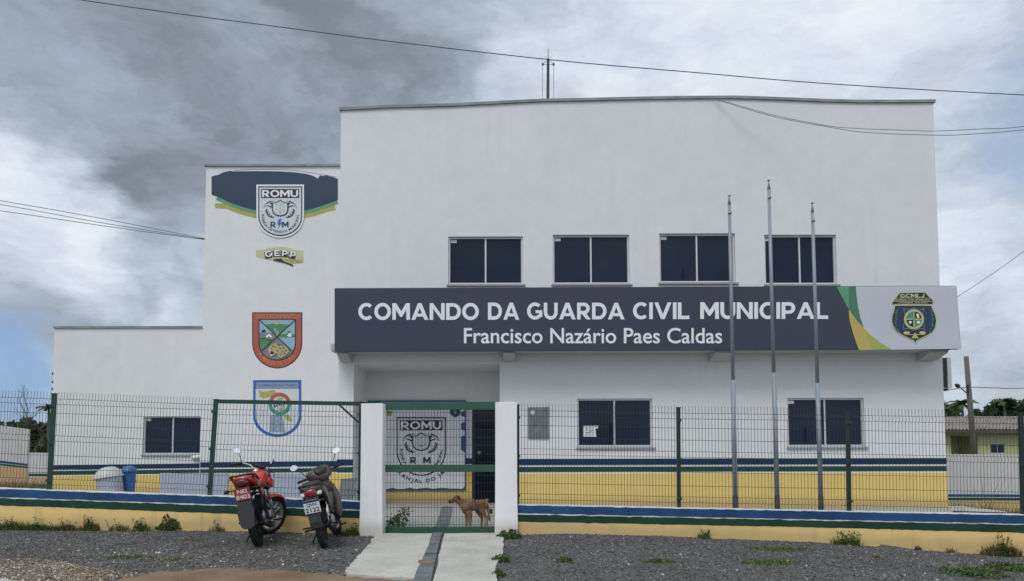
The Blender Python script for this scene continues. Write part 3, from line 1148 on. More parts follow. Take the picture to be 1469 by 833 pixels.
def pxslab(mb, quad, Y, th, m):
    """a slab on the plane y=Y, th proud of it, its corners given as photo pixels (in order)"""
    back = [W(px, py, Y) for px, py in quad]
    front = [Vector((p.x, p.y - th, p.z)) for p in back]
    mb.add(front + back, [(0, 1, 2, 3), (7, 6, 5, 4), (0, 4, 5, 1), (1, 5, 6, 2), (2, 6, 7, 3), (3, 7, 4, 0)], m)


def zslab(mb, x0, x1, z0, z1, Y, th, m):
    mb.box((x0, Y - th, z0), (x1, Y, z1), m)


def coping(mb, pts, Y, back, m, h=0.06, over=0.04):
    for (xa, za), (xb, zb) in zip(pts, pts[1:]):
        vs = []
        for x, z in ((xa, za), (xb, zb)):
            vs += [(x, Y - over, z), (x, Y + back, z), (x, Y + back, z + h), (x, Y - over, z + h)]
        mb.add(vs, [(0, 1, 2, 3), (7, 6, 5, 4), (0, 4, 5, 1), (1, 5, 6, 2), (2, 6, 7, 3), (3, 7, 4, 0)], m)


# ---- main building
YM = 15.0
TOP = [(487, 158.5), (520, 157), (560, 155), (600, 154), (640, 153), (700, 150), (780, 146), (840, 145), (900, 143.5), (970, 142.3), (1050, 141.6),
       (1090, 142.8), (1130, 144.2), (1180, 146.3), (1230, 147.6), (1290, 147.6), (1341, 147.2)]
TOPW = [(W(a, b, YM).x, W(a, b, YM).z) for a, b in TOP]
XL, XR = W(486.5, 400, YM).x, W(1349, 430, YM).x
TOPW[0] = (XL, TOPW[0][1])
TOPW[-1] = (XR, TOPW[-1][1])
ZB = 0.03
PX0, PX1, PZ1 = W(507, 600, YM).x, W(717, 600, YM).x, W(600, 522, YM).z
UPW = [px_rect(643, 750, 339, 408, YM), px_rect(793, 903, 336.5, 407.5, YM), px_rect(946, 1055, 334.5, 405.5, YM), px_rect(1097, 1200, 336.5, 408, YM)]
LOW = [px_rect(828, 936, 571.5, 641.5, YM), px_rect(1130, 1240, 570.5, 641, YM)]
hq = wthing('headquarters_building', ((XL + XR)/2, YM, 0.05), 'large two-storey white building with the long dark sign across its front', 'building')
mb = MB()
wall_holes(mb, XL, XR, -0.5, TOPW, UPW + LOW + [(PX0, PX1, -0.5, PZ1)], YM, 'wall_white', 0.15)
front = mb.build('front_wall', hq)
mb = MB()
ZR = 7.6
YB = 27.0
mb.add([(XR, YM, -0.5), (XR, YB, -0.5), (XR, YB, TOPW[-1][1]), (XR, YM, TOPW[-1][1])], [(0, 1, 2, 3)], 'wall_white')
mb.add([(XL, YM, -0.5), (XL, YM, TOPW[0][1]), (XL, YB, TOPW[0][1]), (XL, YB, -0.5)], [(0, 1, 2, 3)], 'wall_white')
mb.add([(XL, YB, -0.5), (XL, YB, TOPW[0][1]), (XR, YB, TOPW[-1][1]), (XR, YB, -0.5)], [(0, 1, 2, 3)], 'wall_white')
mb.build('side_wall', hq)
mb = MB()
mb.add([(XL, YM + 0.14, ZR), (XR, YM + 0.14, ZR), (XR, YB, ZR), (XL, YB, ZR)], [(0, 1, 2, 3)], 'coping_grey')
bk = [(x, YM + 0.15, z) for x, z in TOPW]
bl = [(x, YM + 0.15, ZR) for x, z in TOPW]
n_ = len(TOPW)
mb.add(bk + bl, [(i, i + 1, n_ + i + 1, n_ + i) for i in range(n_ - 1)], 'wall_white')
mb.build('roof', hq)
mb = MB()
cp = [(x, z) for x, z in TOPW]
cp[0] = (cp[0][0] - 0.03, cp[0][1])
cp[-1] = (cp[-1][0] + 0.03, cp[-1][1])
coping(mb, cp, YM, 0.2, 'coping_grey', 0.055)
mb.build('coping', hq)
for i, r in enumerate(UPW):
    make_window(hq, r, YM)
for i, r in enumerate(LOW):
    make_window(hq, r, YM, sticker=(i == 1))
# painted bands
zt = {k: W(1000, v, YM).z for k, v in dict(b0=657.6, b1=666.4, g0=669.0, g1=676.2, y0=678.6).items()}
XRb = W(1352, 680, YM).x
for a, b in ((XL, PX0), (PX1, XR)):
    for (za, zb, m, nm) in (('b1', 'b0', 'stripe_blue', 'blue_stripe'), ('g1', 'g0', 'stripe_green', 'green_stripe'), (None, 'y0', 'wall_yellow', 'yellow_dado')):
        mb = MB()
        zslab(mb, a - 0.004, b + 0.004, zt[za] if za else -0.5, zt[zb], YM, 0.008 if za else 0.012, m)
        mb.build(nm, hq)
mb = MB()
for (za, zb, m) in (('b1', 'b0', 'stripe_blue'), ('g1', 'g0', 'stripe_green'), (None, 'y0', 'wall_yellow')):
    z0 = zt[za] if za else -0.5
    mb.box((XR, YM + 0.02, z0), (XR + 0.01, YB, zt[zb]), m)
mb.build('side_band', hq)
# porch
YP = 16.4
mb = MB()
x0, x1, zc = PX0, PX1, PZ1
mb.add([(x0, YM + .15, -0.3), (x0, YP, -0.3), (x0, YP, zc), (x0, YM + .15, zc)], [(0, 1, 2, 3)], 'wall_white')
mb.add([(x1, YM + .15, -0.3), (x1, YM + .15, zc), (x1, YP, zc), (x1, YP, -0.3)], [(0, 1, 2, 3)], 'wall_white')
mb.add([(x0, YM + .15, zc), (x0, YP, zc), (x1, YP, zc), (x1, YM + .15, zc)], [(0, 1, 2, 3)], 'wall_white')
DX0 = W(677.5, 640, YP).x
DZ = W(690, 584, YP).z
wall_holes(mb, x0, x1, -0.3, [(x0, zc), (x1, zc)], [(DX0, x1 - 0.08, -0.3, DZ)], YP, 'wall_white', 0.1)
mb.build('porch_wall', hq)
mb = MB()
zslab(mb, x0 + .002, DX0, -0.3, zt['y0'], YP, 0.010, 'wall_yellow')
mb.build('yellow_dado', hq)
mb = MB()
zslab(mb, x0 + .002, DX0, zt['b1'], zt['b0'], YP, 0.010, 'stripe_blue')
mb.build('blue_stripe', hq)
mb = MB()
zslab(mb, x0 + .002, DX0, zt['g1'], zt['g0'], YP, 0.010, 'stripe_green')
mb.build('green_stripe', hq)
mb = MB()
dx1 = x1 - 0.08
mb.box((DX0 + .002, YP + .02, 0.02), (DX0 + .05, YP + .08, DZ - .002), 'door_frame')
mb.box((dx1 - .05, YP + .02, 0.02), (dx1 - .002, YP + .08, DZ - .002), 'door_frame')
mb.box((DX0 + .05, YP + .02, DZ - .06), (dx1 - .05, YP + .078, DZ - .002), 'door_frame')
mb.box((DX0 + .05, YP + .02, 0.02), (dx1 - .05, YP + .078, 0.10), 'door_frame')
mb.box((DX0 + .05, YP + .045, 0.10), (dx1 - .05, YP + .055, DZ - .06), 'door_glass')
door = mb.build('door', hq)
mb = MB()
kx = W(687.5, 649, YP).x
kz = W(687.5, 649, YP).z
mb.lathe([(0.0, -0.052), (0.028, -0.048), (0.046, -0.03), (0.05, -0.012), (0.035, 0.0), (0.02, 0.02), (0.02, 0.05)], 'steel_dull', 14, 'Y',
         Matrix.Translation((kx, YP + 0.0, kz)))
mb.build('door_knob', door)
# canopy slab that carries the sign, and its corbels
YS = 14.3
zs_b = W(900, 502, YS).z
mb = MB()
mb.box((XL - 0.02, YS + 0.15, zs_b + 0.02), (XR - 0.1, YM - 0.002, zs_b + 0.16), 'concrete_trim')
mb.build('canopy_slab', hq)
for (a, b) in ((488, 503), (722, 739), (1020, 1044), (1322, 1347)):
    xa, xb = W(a, 512, YM - .2).x, W(b, 512, YM - .2).x
    mb = MB()
    prof = [(YM - .002, zs_b + 0.018), (YM - .002, zs_b - 0.15), (YM - 0.16, zs_b - 0.135), (YS + 0.17, zs_b - 0.035), (YS + 0.17, zs_b + 0.018)]
    k = len(prof)
    mb.add([(xa, y, z) for y, z in prof] + [(xb, y, z) for y, z in prof],
           [tuple(range(k)), tuple(range(2*k - 1, k - 1, -1))] + [(i, i + k, (i + 1) % k + k, (i + 1) % k) for i in range(k)], 'concrete_trim')
    mb.build('corbel', hq, bevel=0.006)

# ---- stair tower on the left and the low wing
YT = 19.0
tx0, tx1 = W(293.5, 350, YT).x, XL - 0.01
tzl, tzr = W(296, 238.5, YT).z, W(487, 239, YT).z
tower = wthing('stair_tower', ((tx0 + tx1)/2, YT, 0.05), 'tall narrow white tower with painted crests, left of the main facade', 'building')
mb = MB()
tp = [(tx0, tzl), (tx1, tzr)]
wall_holes(mb, tx0, tx1, -0.5, tp, [], YT, 'wall_tower')
mb.add([(tx0, YT, -.5), (tx0, YT, tzl), (tx0, YT + 5, tzl), (tx0, YT + 5, -.5)], [(0, 1, 2, 3)], 'wall_tower')
mb.add([(tx1, YT, -.5), (tx1, YT + 5, -.5), (tx1, YT + 5, tzr), (tx1, YT, tzr)], [(0, 1, 2, 3)], 'wall_tower')
mb.add([(tx0, YT + 5, -.5), (tx0, YT + 5, tzl), (tx1, YT + 5, tzr), (tx1, YT + 5, -.5)], [(0, 1, 2, 3)], 'wall_tower')
mb.add([(tx0, YT, tzl - .1), (tx1, YT, tzl - .1), (tx1, YT + 5, tzl - .1), (tx0, YT + 5, tzl - .1)], [(0, 1, 2, 3)], 'coping_grey')
mb.build('wall', tower)
mb = MB()
coping(mb, [(tx0 - .04, tzl), (tx1, tzr)], YT, 5.0, 'coping_grey', 0.05, 0.05)
mb.build('coping', tower)
for (quad, m, nm, th) in (([(287.4, 663), (487, 661), (487, 668.5), (287.4, 670.5)], 'stripe_blue', 'blue_stripe', .008),
                          ([(287.3, 673), (487, 671), (487, 676.5), (287.3, 678.5)], 'stripe_green', 'green_stripe', .008),
                          ([(287.2, 680.5), (487, 678.5), (487, 740), (286, 740)], 'wall_yellow', 'yellow_dado', .012)):
    mb = MB()
    pxslab(mb, quad, YT, th, m)
    mb.build(nm, tower)

YW = 19.1
wx0 = W(76.5, 540, YW).x
wz = W(180, 470.5, YW).z
wing = wthing('low_wing', ((wx0 + tx0)/2, YW, 0.05), 'low single-storey white wing with one window, at the far left', 'building')
WW = px_rect(205, 288, 597, 652, YW)
mb = MB()
wall_holes(mb, wx0, tx0 + 0.3, -0.5, [(wx0, wz), (tx0 + .3, wz)], [WW], YW, 'wall_white', 0.15)
mb.add([(wx0, YW, -.5), (wx0, YW, wz), (wx0, YW + 8, wz), (wx0, YW + 8, -.5)], [(0, 1, 2, 3)], 'wall_white')
mb.add([(wx0, YW + 8, -.5), (wx0, YW + 8, wz), (tx0, YW + 8, wz), (tx0, YW + 8, -.5)], [(0, 1, 2, 3)], 'wall_white')
mb.add([(wx0, YW, wz - .08), (tx0 - .01, YW, wz - .08), (tx0 - .01, YW + 8, wz - .08), (wx0, YW + 8, wz - .08)], [(0, 1, 2, 3)], 'coping_grey')
mb.build('wall', wing)
mb = MB()
coping(mb, [(wx0 - .03, wz), (tx0 - .005, wz)], YW, .2, 'coping_grey', 0.05)
mb.build('coping', wing)
make_window(wing, WW, YW)
for (quad, m, nm, th) in (([(70, 667), (298, 664.5), (298, 671), (70, 673.5)], 'stripe_blue', 'blue_stripe', .008),
                          ([(70, 675.5), (298, 673), (298, 678.5), (70, 681)], 'stripe_green', 'green_stripe', .008),
                          ([(70, 683), (298, 680.5), (298, 740), (70, 740)], 'wall_yellow', 'yellow_dado', .012)):
    mb = MB()
    q = [(76.2 if a == 70 else a, b) for a, b in quad]
    pxslab(mb, q, YW, th, m)
    mb.build(nm, wing)
# wall spikes / brackets on the wing's left side
for py in (536, 548, 558):
    mb = MB()
    p = W(75, py, YW + .1)
    mb.box((wx0 - .07, YW + .05, p.z - .03), (wx0 - .003, YW + .13, p.z + .03), 'black_plastic')
    mb.build('cable_bracket', wing)
# small lamp and a hole on the wing
mb = MB()
p = W(283, 656, YW)
mb.loft([(p.x - .12, YW - .06, p.z, .03, .03), (p.x - .1, YW - .06, p.z, .05, .05), (p.x + .1, YW - .06, p.z + .02, .05, .05), (p.x + .12, YW - .06, p.z + .02, .03, .03)],
        'paint_white', 10)
mb.build('wall_lamp', wing)


# ================================================================== PRINT
def arcpts(cx, cy, rx, ry, a0, a1, n=24):
    return [(cx + rx*cos(radians(a0 + (a1 - a0)*i/n)), cy + ry*sin(radians(a0 + (a1 - a0)*i/n))) for i in range(n + 1)]


def ushield(x0, x1, y0, ym, yb, n=20):
    """flat-topped shield with a round bottom, clockwise from the top left"""
    cx, rx = (x0 + x1)/2, (x1 - x0)/2
    return [(x0, y0), (x1, y0)] + arcpts(cx, ym, rx, yb - ym, 0, 180, n)


def crest(P, banner=False, L=1):
    """guard crest in its own drawing units (tower close-up pixels)"""
    B = 'print_black' if banner else 'print_black'
    Wt = 'banner_white' if banner else 'print_white'
    if not banner:
        P.poly(ushield(430, 765, 218, 440, 592), 'letter_white', L)
        P.ring(ushield(443, 753, 230, 440, 580), ushield(451, 745, 239, 440, 571), B, L + 1)
        P.poly(ushield(451, 745, 239, 440, 571), Wt, L + 1)
    else:
        P.ring(ushield(443, 753, 230, 440, 596), ushield(450, 746, 238, 440, 588), B, L + 1)
    P.poly([(463, 249), (731, 249), (731, 312), (463, 312)], B, L + 2)
    P.text('ROMU', (470, 256, 724, 306), 'letter_white', L + 3, 'B')
    # wings of the two eagle heads, then the round shield between
    for s in (-1, 1):
        X = lambda a: 597 + s*a
        P.poly([(X(118), 383), (X(108), 362), (X(98), 347), (X(70), 333), (X(40), 334), (X(44), 388), (X(80), 372), (X(104), 366)], B, L + 2)
        P.poly([(X(108), 369), (X(100), 356), (X(86), 350), (X(64), 356), (X(58), 372), (X(84), 363)], Wt, L + 3)
        P.disc(X(74), 348, 4.5, Wt, L + 3, 8)
        P.poly([(X(40), 338), (X(66), 338), (X(60), 346), (X(42), 346)], Wt, L + 3)
        # laurel
        pts = [(X(98), 392), (X(92), 415), (X(80), 435), (X(62), 448), (X(50), 452)]
        P.line(pts, 5, B, L + 2)
        for k, (lx, ly) in enumerate([(97, 402), (91, 418), (81, 432), (68, 443), (55, 450)]):
            a = 1.0 - 0.25*k
            for side in (-1, 1):
                qx, qy = lx + side*8*cos(a), ly - 3 + side*6*sin(a)
                P.poly([(X(qx + 8*cos(a + .8)), qy - 9*sin(a + .8)), (X(qx + 4), qy + 2), (X(qx - 8*cos(a + .8)), qy + 9*sin(a + .8)), (X(qx - 5), qy - 2)], B, L + 2)
    body = [(540, 345), (566, 345), (580, 334), (597, 326), (614, 334), (628, 345), (654, 345), (655, 395), (648, 418), (632, 433), (597, 442), (562, 433), (546, 418), (539, 395)]
    P.poly(body, B, L + 4)
    P.poly([(597 + (x - 597)*0.86, 385 + (y - 385)*0.87) for x, y in body], 'print_white', L + 5)
    for (sx, sy, r, m) in [(575, 362, 9, 'print_lightgold'), (600, 356, 10, 'print_gold'), (622, 366, 9, 'print_lightgold'), (570, 390, 9, 'print_lightgold'),
                           (598, 384, 11, 'print_lightgold'), (624, 392, 9, 'print_lightgold'), (598, 410, 12, 'print_orange' if banner else 'print_gold')]:
        P.poly([(sx + r*(1 if k % 2 == 0 else .45)*sin(k*pi/5), sy - r*(1 if k % 2 == 0 else .45)*cos(k*pi/5)) for k in range(10)], m, L + 6)
    P.text('R', (529, 479, 567, 519), B, L + 2, 'B')
    P.text('M', (610, 479, 656, 519), B, L + 2, 'B')
    if not banner:
        P.poly([(588, 460), (606, 458), (597, 484), (608, 484), (583, 532), (589, 500), (576, 500)], 'print_blue', L + 3)
    # motto round the foot
    cx, cy = 598, 440
    rx, ry = (131, 118) if not banner else (133, 134)
    path = [(cx - rx, cy - 14)] + arcpts(cx, cy, rx, ry, 180, 0, 30) + [(cx + rx, cy - 14)]
    P.along('RONDA OSTENSIVA MUNICIPAL', path, 24, B, L + 2, 0.012)


# ---- tower paint
def z1(x, y):            # tower close-up -> photo
    return 280 + x/4.9, 220 + y/4.9


P = Print(YT, z1)
P.poly([(115, 160), (160, 150), (200, 131), (245, 121), (265, 125), (330, 124), (430, 124), (520, 124), (600, 126), (700, 132), (780, 143), (830, 157), (862, 176), (878, 153), (900, 158),
        (925, 150), (940, 160), (965, 164), (1003, 178), (1003, 328), (940, 352), (880, 372), (820, 390), (760, 402), (680, 410), (597, 412), (500, 408), (430, 400), (360, 384), (290, 362), (220, 334), (160, 306),
        (115, 290)], 'print_navy', 1)
P.build('navy_field', tower, 'torn navy blue painted field behind the top crest')
P = Print(YT, z1)
low = [(150, 302), (220, 334), (290, 362), (360, 384), (430, 400), (500, 408), (597, 412), (680, 410), (760, 402), (820, 390), (880, 372), (940, 352), (1003, 328)]
P.line([(x, y + 12) for x, y in low], 22, 'vinyl_green_light', 2)
P.build('green_swoosh', tower)
P = Print(YT, z1)
low2 = [(140, 330)] + low[1:-1] + [(985, 345)]
P.line([(x, y + 36) for x, y in low2], 34, 'print_olive', 1)
P.line([(270, 118), (400, 111), (560, 110), (700, 117), (800, 132), (900, 150), (995, 166)], 3, 'print_grey', 1)
P.build('yellow_swoosh', tower)
P = Print(YT - 0.02, z1)
crest(P, False, 1)
P.build('crest', tower, 'white guard crest lettered ROMU on the navy field')

# worn patch
P = Print(YT, z1)
P.poly([(425, 678), (480, 675), (530, 662), (597, 656), (655, 662), (705, 680), (760, 684), (762, 765), (735, 772), (700, 770), (640, 770), (600, 752), (540, 748), (480, 738), (430, 728)],
       'print_lightgold', 1)
P.poly([(470, 735), (540, 746), (620, 742), (700, 745), (755, 748), (750, 768), (690, 772), (640, 768), (560, 752)], 'print_olive', 2)
P.poly([(560, 742), (605, 736), (618, 757), (650, 768), (690, 782), (685, 795), (650, 778), (600, 764), (545, 752)], 'print_black', 3)
for (x, y, a) in ((513, 714, -.22), (570, 704, -.06), (625, 706, .08), (681, 718, .24)):
    hw, hh = 25, 22
    P.poly([(x + sx*hw*cos(a) - sy*hh*sin(a), y + sx*hw*sin(a) + sy*hh*cos(a)) for sx, sy in ((-1, -1), (1, -1), (1, 1), (-1, 1))], 'print_black', 3)
P.along('GEPP', [(488, 732), (540, 722), (597, 719), (655, 724), (708, 738)], 40, 'letter_white', 4, 'B')
P.build('worn_patch', tower, 'worn yellowish patch lettered GEPP, paint flaking at its lower edge')


def z8(x, y):
    return 350 + x/8.33, 440 + y/8.33


P = Print(YT, z8)
P.poly(ushield(97, 697, 64, 430, 735), 'print_black', 1)
P.poly(ushield(108, 686, 76, 430, 724), 'print_red', 2)
P.poly(ushield(175, 620, 146, 440, 640), 'print_black', 3)
inn = ushield(186, 609, 157, 440, 629)
P.poly([(x, y) for x, y in inn], 'print_grey', 4)
c0 = (395, 355)
P.poly([(190, 157), (605, 157), c0], 'print_sky', 5)
P.poly([(245, 212), (300, 205), (395, 200), (500, 208), (545, 214), c0], 'print_green', 6)
P.poly([(360, 250), (385, 258), (378, 280), (420, 300), (400, 340), (395, 352), (380, 330), (395, 306), (362, 285)], 'print_sky', 7)
for k in range(9):
    a = pi + pi*k/8
    P.line([(390 + 24*cos(a), 208 + 20*sin(a)), (390 + 50*cos(a), 208 + 40*sin(a))], 5, 'print_gold', 6)
P.poly(arcpts(390, 210, 24, 20, 180, 360, 10), 'print_gold', 7)
P.poly([(186, 165), (186, 440), (192, 490), (212, 520), c0], 'print_sky', 5)
P.poly([(186, 312), (240, 305), (345, 312), c0, (330, 410), (186, 372)], 'print_grey', 6)
P.poly([(186, 370), (250, 375), (345, 395), (212, 520), (192, 490), (186, 440)], 'print_green', 6)
P.poly([(258, 360), (285, 322), (318, 330), (340, 362), (310, 365), (300, 345), (280, 367)], 'letter_white', 7)
P.poly([(206, 300), (214, 280), (238, 275), (246, 268), (258, 282), (250, 300)], 'print_black', 7)
P.poly([(609, 165), (609, 440), (600, 490), (575, 522), c0], 'print_sky', 5)
P.poly([(425, 330), (520, 318), (609, 330), (609, 360), (500, 365), (400, 358)], 'print_green', 6)
P.poly([(515, 345), (545, 305), (560, 320), (572, 352), (545, 360)], 'letter_white', 7)
P.poly([(520, 310), (520, 294), (545, 290), (550, 305)], 'print_black', 7)
P.line([(188, 158), (395, 355), (574, 524)], 9, 'print_black', 8)
P.line([(607, 158), (395, 355), (214, 522)], 9, 'print_black', 8)
# big cat's head and shoulder
P.poly([(290, 505), (330, 445), (380, 430), (395, 450), (420, 470), (480, 460), (520, 490), (540, 535), (500, 580), (440, 612), (410, 600), (395, 555), (355, 580), (320, 580), (290, 535)], 'print_tan', 9)
for (x, y, r) in ((345, 470, 9), (372, 480, 7), (430, 495, 9), (470, 490, 10), (500, 520, 9), (455, 535, 8), (482, 555, 9), (440, 570, 8), (400, 520, 8), (330, 500, 7), (415, 450, 8)):
    P.disc(x, y, r, 'print_black', 10, 8)
P.disc(335, 548, 22, 'print_black', 10, 12, 18)
P.poly([(312, 570), (345, 570), (340, 584), (318, 582)], 'letter_white', 11)
P.disc(305, 512, 8, 'letter_white', 10, 8)
P.text('DESTACAMENTO', (150, 90, 645, 138), 'print_orange', 3, 0.012)
P.along('AMBIENTAL', [(148, 560)] + arcpts(398, 440, 262, 258, 152, 30, 20), 72, 'print_orange', 3, 0.012, 0.85)
P.build('crest', tower, 'red-bordered painted shield lettered DESTACAMENTO AMBIENTAL')


def z2(x, y):
    return 340 + x/3.967, 430 + y/3.967


P = Print(YT, z2)
P.poly(ushield(92, 366, 456, 660, 780), 'print_blue', 1)
P.poly(ushield(106, 352, 505, 655, 764), 'print_white', 2)
P.poly([(110, 470), (349, 470), (349, 501), (110, 501)], 'print_steel', 2)
P.text('COORDENAÇÃO MUN. TRÂNSITO', (118, 477, 341, 494), 'print_blue', 3, 0.01)
P.poly([(122, 512), (145, 522), (175, 520), (210, 512), (228, 530), (215, 550), (180, 552), (150, 560), (130, 548)], 'print_olive', 3)
P.poly([(272, 655), (295, 655), (318, 690), (300, 690), (276, 680)], 'print_olive', 3)
P.poly([(190, 655), (258, 655), (274, 752), (184, 752)], 'print_steel', 3)
for k in range(3):
    P.poly([(226, 668 + 28*k), (232, 668 + 28*k), (233, 684 + 28*k), (226, 684 + 28*k)], 'print_white', 4)
P.annulus(243, 592, 64, 44, 'print_red', 4, 20, pi, 2*pi)
P.annulus(243, 592, 64, 44, 'print_teal', 4, 20, 0, pi)
P.disc(243, 592, 43, 'print_white', 4)
P.text('DMT', (208, 574, 275, 610), 'print_black', 5, 'B')
P.poly([(228, 560), (262, 552), (258, 568), (232, 570)], 'print_olive', 5)
P.poly([(238, 614), (268, 612), (262, 628), (238, 628)], 'print_olive', 5)
P.build('crest', tower, 'white shield with blue border and a round road-traffic badge')

# ---- the long sign
sign = wthing('building_sign', tuple(W(930, 455, YS)), 'long dark sign in white lettering COMANDO DA GUARDA CIVIL MUNICIPAL', 'sign')
mb = MB()
q = [W(480, 503.5, YS), W(1378.5, 500, YS), W(1372, 409.5, YS), W(480, 413.2, YS)]
vs = [(p.x, YS, p.z) for p in q] + [(p.x, YS + .15, p.z) for p in q]
mb.add(vs, [(0, 1, 2, 3), (7, 6, 5, 4), (0, 4, 5, 1), (1, 5, 6, 2), (2, 6, 7, 3), (3, 7, 4, 0)], 'vinyl_navy')
mb.build('sign_panel', sign)


def z5(x, y):
    return 1180 + x/6.995, 400 + y/6.995


P = Print(YS, z5, 0.003)
nav = [(140, 76), (200, 190), (262, 300), (268, 400), (285, 470), (310, 556), (338, 640), (366, 714)]
P.poly(nav + [(1386, 700), (1341, 68)], 'vinyl_white', 1)
P.build('white_panel', sign)
P = Print(YS, z5, 0.003)
P.poly([(140, 76), (262, 76), (262, 302), (200, 190)], 'vinyl_green_light', 2)
P.poly([(262, 76), (335, 75), (338, 140), (346, 210), (358, 290), (380, 390), (415, 495), (340, 410), (262, 302)], 'vinyl_green_dark', 2)
P.build('green_swoosh', sign)
P = Print(YS, z5, 0.003)
P.poly([(262, 302), (340, 410), (415, 495), (450, 580), (475, 640), (505, 709), (366, 714), (338, 640), (310, 556), (285, 470), (268, 400)], 'vinyl_yellow', 3)
P.poly([(415, 495), (480, 560), (560, 625), (640, 675), (692, 705), (505, 709), (475, 640), (450, 580)], 'vinyl_lime', 3)
P.build('yellow_swoosh', sign)


def z7(x, y):
    return 1260 + x/8.77, 405 + y/8.77


P = Print(YS, z7, 0.003)
out = [(265, 125), (420, 122), (590, 120), (625, 150), (710, 235), (690, 290), (672, 295), (700, 350), (725, 410), (738, 480), (728, 560), (690, 625), (610, 675), (520, 715), (488, 735), (470, 778), (450, 735),
       (400, 712), (310, 670), (235, 620), (185, 560), (162, 480), (170, 410), (190, 350), (200, 298), (190, 275), (165, 252), (220, 190)]
P.poly(out, 'print_lightgold', 4)
P.poly([(272, 133), (420, 130), (586, 128), (690, 234), (680, 272), (190, 272), (180, 250)], 'print_black', 5)
P.poly([(215, 292), (662, 292), (690, 352), (714, 412), (726, 480), (716, 555), (682, 617), (605, 665), (515, 706), (480, 728), (470, 755), (458, 728), (404, 703), (316, 661), (243, 612), (195, 553), (174, 480), (182, 412),
        (202, 350)], 'print_black', 5)
P.poly([(225, 300), (652, 300), (690, 400), (700, 480), (690, 545), (610, 620), (270, 620), (210, 545), (196, 480), (205, 400)], 'print_navy', 6)
P.text('GCMLJ', (275, 142, 580, 190), 'print_lightgold', 6, 'B')
P.text('GUARDA CIVIL MUNICIPAL', (212, 206, 652, 232), 'print_lightgold', 6, 0.01)
P.text('LARANJAL DO JARI', (246, 246, 616, 270), 'print_lightgold', 6, 0.01)
P.line([(215, 196), (660, 196)], 5, 'print_gold', 6)
P.line([(185, 239), (690, 239)], 5, 'print_gold', 6)
P.along('ESTADUAL', [(268, 615), (240, 560), (228, 480), (236, 400), (250, 335)], 46, 'print_teal', 7, 0.01)
P.along('ITACURUI', [(652, 335), (664, 400), (668, 480), (660, 560), (632, 622)], 46, 'print_teal', 7, 0.01)
for s in (-1, 1):
    P.line([(448 + s*130, 325), (448 + s*112, 400), (448 + s*118, 480), (448 + s*140, 590)], 5, 'print_steel', 7)
    P.line([(448 + s*130, 325), (448 + s*70, 345), (448, 318)], 5, 'print_steel', 7)
    P.line([(448 + s*140, 590), (448 + s*80, 575), (448, 600)], 5, 'print_steel', 7)
    P.disc(448 + s*100 + 8, 632, 42, 'print_lightgold', 8, 16, 17)
P.annulus(448, 462, 126, 98, 'print_gold', 8, 32)
P.disc(448, 462, 98, 'print_teal', 8, 32)
P.poly([(455, 370), (490, 372), (530, 400), (545, 450), (455, 450)], 'print_black', 9)
P.poly([(440, 470), (440, 556), (400, 545), (368, 510), (355, 470)], 'print_black', 9)
P.poly([(476, 392), (510, 395), (515, 446), (490, 446)], 'letter_white', 10)
P.disc(402, 500, 18, 'letter_white', 10, 10)
P.disc(505, 500, 20, 'letter_white', 10, 10)
P.line([(448, 364), (448, 560)], 14, 'print_gold', 11)
P.line([(350, 462), (546, 462)], 14, 'print_gold', 11)
P.line([(330, 655), (590, 655)], 7, 'print_lightgold', 8)
P.poly([(462, 628), (508, 702), (416, 702)], 'print_gold', 9)
P.build('badge', sign, 'dark police-style badge lettered GCMLJ')

P = Print(YS, None, 0.006)
TW = [('COMANDO', 514, 687), ('DA', 700, 745), ('GUARDA', 756, 896), ('CIVIL', 908, 989), ('MUNICIPAL', 1004.5, 1188)]
for wd, a, b in TW:
    P = Print(YS, None, 0.006)
    P.text(wd, (a, 434.3 - (a - 514)*.0028, b, 459 - (a - 514)*.0028), 'letter_white', 1, 'B')
    P.build('lettering', sign)
P = Print(YS, None, 0.006)
P.text('Francisco Nazário Paes Caldas', (665.5, 470.0, 1036, 492.5), 'letter_white', 1, 0.012)
P.build('lettering', sign)


# ================================================================== FENCE, LOW WALL, GATE
def FW(px, py, off=0.0):
    """point of the fence plane seen at a photo pixel"""
    Y = 11.3
    for _ in range(6):
        p = W(px, py, Y)
        Y = YF(p.x) + off
    return W(px, py, Y)


